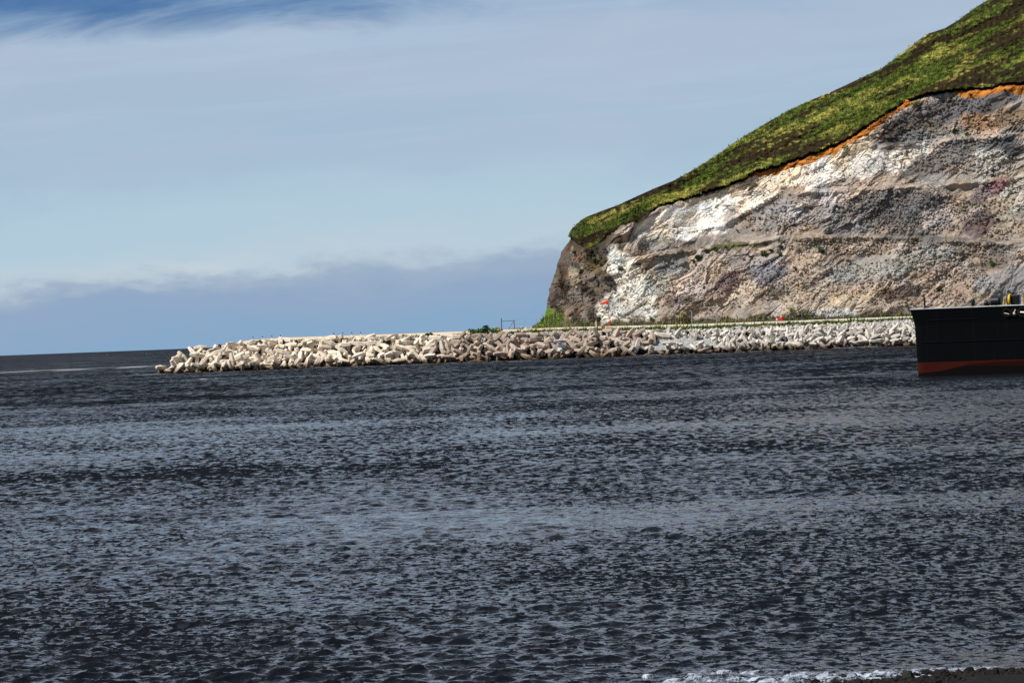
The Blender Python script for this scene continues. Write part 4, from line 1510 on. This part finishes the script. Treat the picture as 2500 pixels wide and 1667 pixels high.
# pale sign
sg = empty("sign", ground_pt(1474, 15, 624))
tag(sg, "pale tilted signboard on two legs just seaward of the windsock", "sign")
MB().box((0, 0, 1.05), (0.95, 0.08, 0.75), Matrix.Rotation(0.35, 3, "Y"), 0.02).build("board", M_WHITE, sg)
MB().tube((-0.3, 0, -0.1), (-0.3, 0.02, 0.9), 0.05).build("leg", M_STEEL, sg)
MB().tube((0.3, 0, -0.1), (0.3, 0.02, 0.9), 0.05).build("leg", M_STEEL, sg)
# red barrier farther along
rb = empty("road_barrier", ground_pt(1904, 11.5, 618.5))
tag(rb, "low red barrier with a white end standing on the road by the cliff", "barrier")
bmr = MB()
bmr.box((0.1, 0, 0.32), (1.25, 0.5, 0.62), None, 0.16)
bmr.box((0.15, 0, 0.68), (0.7, 0.42, 0.28), None, 0.1)
bmr.build("body", M_RED, rb)
MB().box((-0.66, 0, 0.42), (0.3, 0.46, 0.5), None, 0.08).build("end_cap", M_WHITE, rb)

# fence along the cliff foot with its gate at the seaward end
fb = ground_pt(1225, 14, 621)
fe_ = empty("chain_link_fence", fb)
tag(fe_, "thin chain link fence with an open gate frame along the cliff foot", "fence")


def fpt(px, h):
    p0 = ground_pt(px, float(curve(ROAD_T, px)) - 1.5, 621)
    return p0 - fb + Vector((0, 0, h))


for x, hh, r in ((1225, 2.65, 0.085), (1256, 2.2, 0.07)):
    MB().tube(fpt(x, -0.3), fpt(x, hh), r, n=8).build("gate_post", M_DKGREY, fe_)
gb = MB()
gb.tube(fpt(1226, 2.0), fpt(1256, 2.0), 0.05, n=6)
gb.tube(fpt(1242, 0.35), fpt(1256, 1.95), 0.04, n=6)
gb.tube(fpt(1240, 0.3), fpt(1256, 0.3), 0.04, n=6)
gb.build("gate_frame", M_DKGREY, fe_)
posts = [1282, 1311, 1340, 1369, 1398, 1427, 1457, 1516, 1546, 1575, 1604, 1633, 1662]
for x in posts:
    MB().tube(fpt(x, -0.3), fpt(x, 2.25), 0.035, n=6).build("post", M_STEEL, fe_)
wr = MB()
for hgt_ in (0.5, 1.0, 1.5, 2.15):
    for a, b in zip([1256] + posts[:-1], posts):
        wr.tube(fpt(a, hgt_), fpt(b, hgt_), 0.008, n=4)
wr.build("wire", M_STEEL, fe_)

gt = empty("field_gate", fpt(1690, 0) + fb)
tag(gt, "grey tube gate hung between two thick blue-grey posts at the cliff foot", "gate")
go = fpt(1690, 0) + fb


def gpt(px, h):
    return fpt(px, h) + fb - go


for x in (1690, 1751):
    MB().tube(gpt(x, -0.3), gpt(x, 3.0), 0.14, n=10).build("gate_post", M_STEEL, gt)
g2 = MB()
for hgt_ in (0.4, 1.3, 2.3):
    g2.tube(gpt(1691, hgt_), gpt(1750, hgt_), 0.035, n=6)
g2.tube(gpt(1721, 0.3), gpt(1721, 2.35), 0.05, n=6)
g2.build("gate_frame", M_STEEL, gt)
f2 = empty("wire_fence", fpt(1782, 0) + fb)
tag(f2, "faint post-and-wire fence running from the gate towards the ship", "fence")
go2 = fpt(1782, 0) + fb
pp = [1782, 1815, 1848, 1898, 1928, 1958, 1988, 2020, 2052, 2085, 2118, 2150, 2183, 2216]
for x in pp:
    MB().tube(fpt(x, -0.3) + fb - go2, fpt(x, 2.2) + fb - go2, 0.035, n=6).build("post", M_STEEL, f2)
w2 = MB()
for hgt_ in (0.7, 1.4, 2.1):
    for a, b in zip(pp[:-1], pp[1:]):
        w2.tube(fpt(a, hgt_) + fb - go2, fpt(b, hgt_) + fb - go2, 0.008, n=4)
w2.build("wire", M_STEEL, f2)

# ------------------------------------------------------------------ ship
stem_w = plane_pt(np.array(2238.0), np.array(919.5))
ship = empty("ship", Vector((stem_w[0], stem_w[1], 0)), -math.radians(21))
tag(ship, "black-hulled ship with a red waterline band, bow end in view", "ship")
LEN, BEAM, DECK = 62.0, 12.0, 6.02


def hull_section(z):
    """outline in plan at height z: x aft of the stem, y athwart (camera side at y = 0)"""
    fl = 0.0
    if z > 4.6:
        fl = -0.30 * ((z - 4.6) / (DECK - 4.6)) ** 1.2
    rake = -0.20 * z / DECK
    r = 0.75
    x0 = rake + fl
    out_ = -(0.10 * max(0.0, (z - 4.6)) / 1.4)                     # side flare of the bulwark
    pts = []
    for k in range(9):                                           # near corner
        a = PI / 2 * k / 8
        pts.append((x0 + r - r * math.sin(a) if False else x0 + r * (1 - math.cos(PI / 2 - a)) , out_ + r * (1 - math.sin(PI / 2 - a))))
    near = pts                                                    # from (x0+?, ...) arc
    arc = [(x0 + r * (1 - math.cos(b)), out_ + r * (1 - math.sin(b))) for b in np.linspace(0, PI / 2, 9)]
    far = [(x, BEAM - y) for x, y in arc]
    side = [(x, out_) for x in np.linspace(x0 + r, LEN - 1, 40)[1:]]
    fars = [(x, BEAM - out_) for x, _ in side]
    return far[::-1] + arc + side + [(LEN, out_ + 1), (LEN, BEAM - out_ - 1)] + fars[::-1]


M_HULL, t = new_mat("ship_hull_paint")
v = t.coord()
sp_ = t.n("ShaderNodeSeparateXYZ")
t.l(v, sp_.inputs[0])
nz = t.noise(v, 0.8, 5, 0.6)
streak = t.noise(t.coord((1.6, 1.6, 0.12)), 1.0, 4, 0.6)
black = t.mix(nz, lin4(3, 4, 5), lin4(7, 9, 11))
black = t.mix(t.math("MULTIPLY", t.math("GREATER_THAN", streak, 0.63), 0.3), black, lin4(15, 18, 22))
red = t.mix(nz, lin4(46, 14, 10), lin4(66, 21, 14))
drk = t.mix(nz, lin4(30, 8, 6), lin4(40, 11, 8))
zz = t.math("ADD", sp_.outputs[2], t.math("MULTIPLY", t.math("SUBTRACT", nz, 0.5), 0.05))
xx = sp_.outputs[0]


def lvl(points):
    """height of the painted shadow edge along the hull"""
    fc = t.n("ShaderNodeFloatCurve")
    cu = fc.mapping.curves[0]
    while len(cu.points) < len(points):
        cu.points.new(0.5, 0.5)
    for pt, (a, b) in zip(cu.points, points):
        pt.location = (a, b)
    fc.mapping.update()
    t.l(t.math("DIVIDE", xx, 12.0, clamp=True), fc.inputs["Value"])
    return fc.outputs[0]


shade_edge = lvl([(0.0, 0.22), (0.10, 0.30), (0.21, 0.42), (0.28, 0.56), (0.36, 0.72), (0.44, 0.82), (0.58, 0.88), (0.75, 0.91), (1.0, 0.92)])
shade_edge = t.math("MULTIPLY", shade_edge, 1.25)  # bow's shadow painted into the red band as darker tones below this curve
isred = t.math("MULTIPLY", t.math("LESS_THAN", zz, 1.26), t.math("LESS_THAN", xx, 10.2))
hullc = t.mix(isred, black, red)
low_d = t.math("MULTIPLY", t.math("LESS_THAN", zz, shade_edge), isred)
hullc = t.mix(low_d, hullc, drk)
very = t.math("MULTIPLY", t.math("LESS_THAN", zz, t.math("SUBTRACT", shade_edge, t.math("MULTIPLY", t.math("SUBTRACT", xx, 3.0), 0.075, clamp=True))), isred)
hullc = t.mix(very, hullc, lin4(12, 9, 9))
t.principled(hullc, 0.6, 0.05, t.bump(streak, 0.1, 0.05))
zs = [-1.2, -0.3, 0.3, 0.8, 1.26, 2.0, 3.0, 4.0, 4.6, 4.85, 5.1, 5.5, DECK]
sec = [hull_section(max(0.0, z_)) for z_ in zs]
ns = len(sec[0])
bmh = bmesh.new()
hv = [[bmh.verts.new((x, y, z_)) for x, y in s] for s, z_ in zip(sec, zs)]
for i in range(len(zs) - 1):
    for j in range(ns):
        bmh.faces.new((hv[i][j], hv[i][(j + 1) % ns], hv[i + 1][(j + 1) % ns], hv[i + 1][j]))
bmh.faces.new(hv[0][::-1])
bmesh.ops.recalc_face_normals(bmh, faces=bmh.faces)
me = bpy.data.meshes.new("hull")
bmh.to_mesh(me)
bmh.free()
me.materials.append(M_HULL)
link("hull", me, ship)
# deck sheet inside the bulwark
bmd = bmesh.new()
dv = [bmd.verts.new((x, y, 5.25)) for x, y in hull_section(5.25)]
bmd.faces.new(dv)
med = bpy.data.meshes.new("deck")
bmd.to_mesh(med)
bmd.free()
med.materials.append(paint("deck_paint", (70, 74, 70), 0.8))
link("deck", med, ship)
# cap rail, knuckle and weld line
rl = MB()
top = hull_section(DECK)
nfar = 9
for a, b in zip(top[nfar:-1][:48], top[nfar + 1:][:48]):
    rl.tube((a[0], a[1], DECK + 0.03), (b[0], b[1], DECK + 0.03), 0.055, n=6)
rl.build("cap_rail", M_RAIL, ship)
st_ = MB()
for x in np.arange(0.6, 22, 0.9):
    st_.tube((x, -0.05, DECK - 0.02), (x, -0.05, DECK + 0.15), 0.03, n=5)
st_.build("rail_stub", M_RAIL, ship)
sm = MB()
sm.box((6.0, -0.035, 3.05), (11.0, 0.03, 0.05))
sm.box((3.6, -0.055, 5.02), (4.4, 0.03, 0.05))
sm.build("weld_seam", paint("seam_paint", (17, 21, 26), 0.6, 0.05), ship)
# three fairleads through the bulwark, pale gear inside
for k, (x, w) in enumerate(((8.35, 0.42), (9.0, 0.36), (9.75, 0.52))):
    fo_ = MB().ring((x, -0.08, 5.42), w / 2 + 0.12, 0.07, "Y", 20, 6).build("fairlead", M_BLACK, ship)
    lk = MB()
    if k == 0:
        lk.tube((x - 0.22, -0.105, 5.40), (x + 0.2, -0.105, 5.30), 0.035, n=6)
    elif k == 1:
        lk.box((x, -0.11, 5.36), (0.2, 0.06, 0.22), None, 0.03)
        lk.tube((x + 0.02, -0.11, 5.45), (x + 0.14, -0.11, 5.70), 0.05, n=6)
    else:
        lk.tube((x - 0.2, -0.11, 5.42), (x + 0.2, -0.11, 5.38), 0.09, n=8)
    lk.build("rope", paint("mooring_rope", (222, 208, 170), 0.8), fo_)
# bow staff and deck gear
MB().tube((0.75, 1.0, 5.2), (0.75, 1.0, 7.1), 0.10, 0.08, 8).build("bow_post", M_BLACK, ship)
vb = MB()
vb.tube((5.0, 1.6, 5.2), (5.0, 1.6, 6.45), 0.12)
vb.tube((5.0, 1.6, 6.4), (5.0, 1.6, 6.75), 0.24, 0.16)
vb.build("vent", M_BLACK, ship)
wn = MB()
wn.box((7.5, 2.2, 5.6), (1.8, 1.4, 0.8), None, 0.08)
wn.tube((6.6, 2.2, 6.45), (7.4, 2.2, 6.45), 0.52, n=20)
wn.tube((7.3, 2.2, 6.7), (7.5, 2.2, 6.7), 0.72, n=22)
wn.tube((8.05, 2.2, 6.7), (8.25, 2.2, 6.7), 0.74, n=22)
wn.tube((5.95, 2.2, 6.3), (6.15, 2.2, 6.3), 0.36, n=16)
wn.tube((6.1, 2.2, 6.3), (6.7, 2.2, 6.3), 0.2, n=12)
wn.box((8.75, 2.2, 6.45), (0.75, 1.0, 1.15), None, 0.1)
winch = wn.build("winch", M_BLACK, ship)
yr = MB()
yr.ring((8.28, 1.9, 6.55), 0.48, 0.12, "X", 24, 8)
yr.build("hose_reel", M_YELLOW, winch)
ye = MB()
ye.tube((7.75, 1.4, 5.9), (7.85, 1.4, 6.55), 0.09, 0.07, 8)
ye.build("lever", paint("faded_yellow", (190, 170, 60), 0.6), winch)
MB().box((9.75, 2.2, 6.0), (0.5, 0.6, 1.7), None, 0.05).build("locker", M_BLACK, ship)
# white ladder cage
lc_ = MB()
x0_ = 11.35
for dx_ in (0.0, 0.28, 0.56, 0.84):
    lc_.tube((x0_ + dx_, 2.6, 6.2), (x0_ + dx_, 2.6, 7.9), 0.035, n=6)
for zz_ in (6.3, 7.35, 7.9):
    lc_.tube((x0_ - 0.08, 2.6, zz_), (x0_ + 0.92, 2.6, zz_), 0.045, n=6)
for dx_ in (0.0, 0.84):
    lc_.tube((x0_ + dx_, 2.6, 5.25), (x0_ + dx_, 2.6, 6.2), 0.05, n=6)
lc_.build("ladder_cage", M_WHITE, ship)
MB().box((11.75, 2.9, 6.6), (0.45, 0.4, 0.7), None, 0.05).build("lamp_box", M_DKGREY, ship)
ms_ = MB()
ms_.tube((12.85, 3.4, 5.2), (12.85, 3.4, 8.3), 0.26, 0.22, 12)
ms_.box((12.7, 3.4, 8.4), (2.0, 0.7, 0.5), None, 0.08)
ms_.tube((12.0, 3.4, 8.5), (12.0, 3.4, 8.95), 0.12)
ms_.box((13.4, 3.4, 8.85), (0.6, 0.5, 0.5), None, 0.05)
ms_.build("deck_crane", M_BLACK, ship)
hs = MB()
hs.box((50, 6, 8.5), (14, 9, 6.5), None, 0.2)
hs.build("deckhouse", M_WHITE, ship)

# ------------------------------------------------------------------ near beach and foam
cols_px = np.linspace(1320, 3000, 260)
shp = plane_pt(cols_px, np.interp(cols_px, SH_X, SH_Y))
rows = []
for q in np.linspace(-0.12, 1, 40):
    r = shp.copy()
    r[:, 1] = shp[:, 1] - 22 * q
    r[:, 0] = shp[:, 0]
    r[:, 2] = 0.02 + 2.2 * q
    rows.append(r)
BC = np.array(rows)
BC[:, :, 2] += 0.03 * fbm(BC[:, :, 0] / 0.45, BC[:, :, 1] / 0.45, 201, 4) + 0.02
bcol = lin((30, 28, 27)) * (0.7 + 0.6 * rng.random(BC.shape[:2]))[..., None]
tag(link("beach", np_mesh("beach", BC.reshape(-1, 3), grid_faces(*BC.shape[:2]), rock_mat("wet_shingle", True, scale=6.0, bump=0.6), col=bcol.reshape(-1, 3))), kind="structure")
n = 2600
px = rng.uniform(1850, 2560, n)
s0 = plane_pt(px, np.interp(px, SH_X, SH_Y))
dpt = rng.random(n) ** 1.6 * 3.0 - 0.55 * rng.random(n) * (px < 2330)
pos = s0.copy()
pos[:, 1] -= dpt
pos[:, 2] = 0.03 + np.maximum(dpt, 0) * 0.1
heap("shingle", pos, 0.035 * np.exp(rng.normal(size=n) * 0.45), lin((34, 32, 31)) * (0.6 + 0.9 * rng.random(n))[:, None], M_SCREE)

M_FOAM, t = new_mat("sea_foam")
v = t.coord()
fz = t.noise(v, 6.0, 5, 0.7)
lace = t.noise(t.coord((2.2, 5.0, 1.0)), 2.2, 5, 0.7)
fb_ = t.principled(t.ramp(fz, [(0.3, (0.20, 0.23, 0.29, 1)), (0.65, (0.48, 0.54, 0.63, 1))]), 0.8, 0.2, t.bump(fz, 0.5, 0.05))
lr_ = t.n("ShaderNodeMapRange", interpolation_type="SMOOTHSTEP")
lr_.inputs["From Min"].default_value = 0.47
lr_.inputs["From Max"].default_value = 0.60
t.l(lace, lr_.inputs["Value"])
t.l(lr_.outputs[0], fb_.inputs["Alpha"])


def foam_patch(V, F, base, cx, cy, cz, rx, ry, seed):
    r = np.random.default_rng(seed)
    k = 16
    a = np.linspace(0, 2 * PI, k, endpoint=False)
    rad = 1 + 0.35 * np.sin(a * 2 + r.random() * 6) + 0.25 * np.sin(a * 5 + r.random() * 6) + 0.2 * r.normal(size=k)
    rad = np.clip(rad, 0.25, 1.7)
    ringv = np.stack([cx + rx * rad * np.cos(a), cy + ry * rad * np.sin(a), np.full(k, cz - 0.03)], -1)
    mid = np.stack([cx + 0.6 * rx * rad * np.cos(a), cy + 0.6 * ry * rad * np.sin(a), cz + 0.012 + 0.015 * r.random(k)], -1)
    V += [ringv, mid, np.array([[cx, cy, cz + 0.025]])]
    for i in range(k):
        j = (i + 1) % k
        F += [(base + i, base + j, base + k + j), (base + i, base + k + j, base + k + i), (base + k + i, base + k + j, base + 2 * k)]
    return base + 2 * k + 1


# wash along the foot of the breakwater and along the ship
V, F, base = [], [], 0
for i in range(110):
    x = random.uniform(372, 2235)
    w_ = vnoise(np.array([x / 60.0]), np.array([3.3]), 211)[0]
    if w_ < 0.1 and random.random() < 0.9:
        continue
    pt = plane_pt(np.array(x), np.array(float(hor(x)) + 60.5))
    base = foam_patch(V, F, base, pt[0], pt[1] - random.uniform(0, 3), 0.10, random.uniform(0.2, 1.0), random.uniform(0.4, 1.2), 500 + i)
for x, y, rx in ((352, 917, 3.2), (340, 913.5, 1.4), (366, 915, 1.2), (1585, 868.5, 2.6), (1265, 884, 2.0), (785, 898, 2.2), (2110, 848, 3.0), (2060, 851, 2.0)):
    pt = plane_pt(np.array(float(x)), np.array(float(y)))
    base = foam_patch(V, F, base, pt[0], pt[1], 0.16, rx, 2.6, int(x))
tag(link("wash_foam", np_mesh("wash_foam", np.vstack(V), np.array(F), M_FOAM)), kind="stuff")

# surf line on the near beach: a thin lace of foam with gaps
V, F, base = [], [], 0
for i in range(170):
    x = random.uniform(1560, 2420)
    sy_ = float(np.interp(x, SH_X, SH_Y))
    hi = np.interp(x, [1560, 1800, 2050, 2330, 2420], [1652, 1643, 1648, 1638, 1637])
    if sy_ - hi < 2:
        hi = sy_ - 2
    y = hi + (sy_ + 2 - hi) * random.random()
    if vnoise(np.array([x / 24.0]), np.array([y / 5.0]), 221)[0] > 0.25 + 0.25 * (x > 2000):
        continue
    pt = plane_pt(np.array(x), np.array(y))
    base = foam_patch(V, F, base, pt[0], pt[1], 0.04, random.uniform(0.05, 0.30), random.uniform(0.03, 0.14), 900 + i)
tag(link("surf_foam", np_mesh("surf_foam", np.vstack(V), np.array(F), M_FOAM)), kind="stuff")

scene.cycles.max_bounces = 6
scene.cycles.sample_clamp_direct = 6.0
scene.cycles.sample_clamp_indirect = 4.0
scene.cycles.use_denoising = False if False else scene.cycles.use_denoising
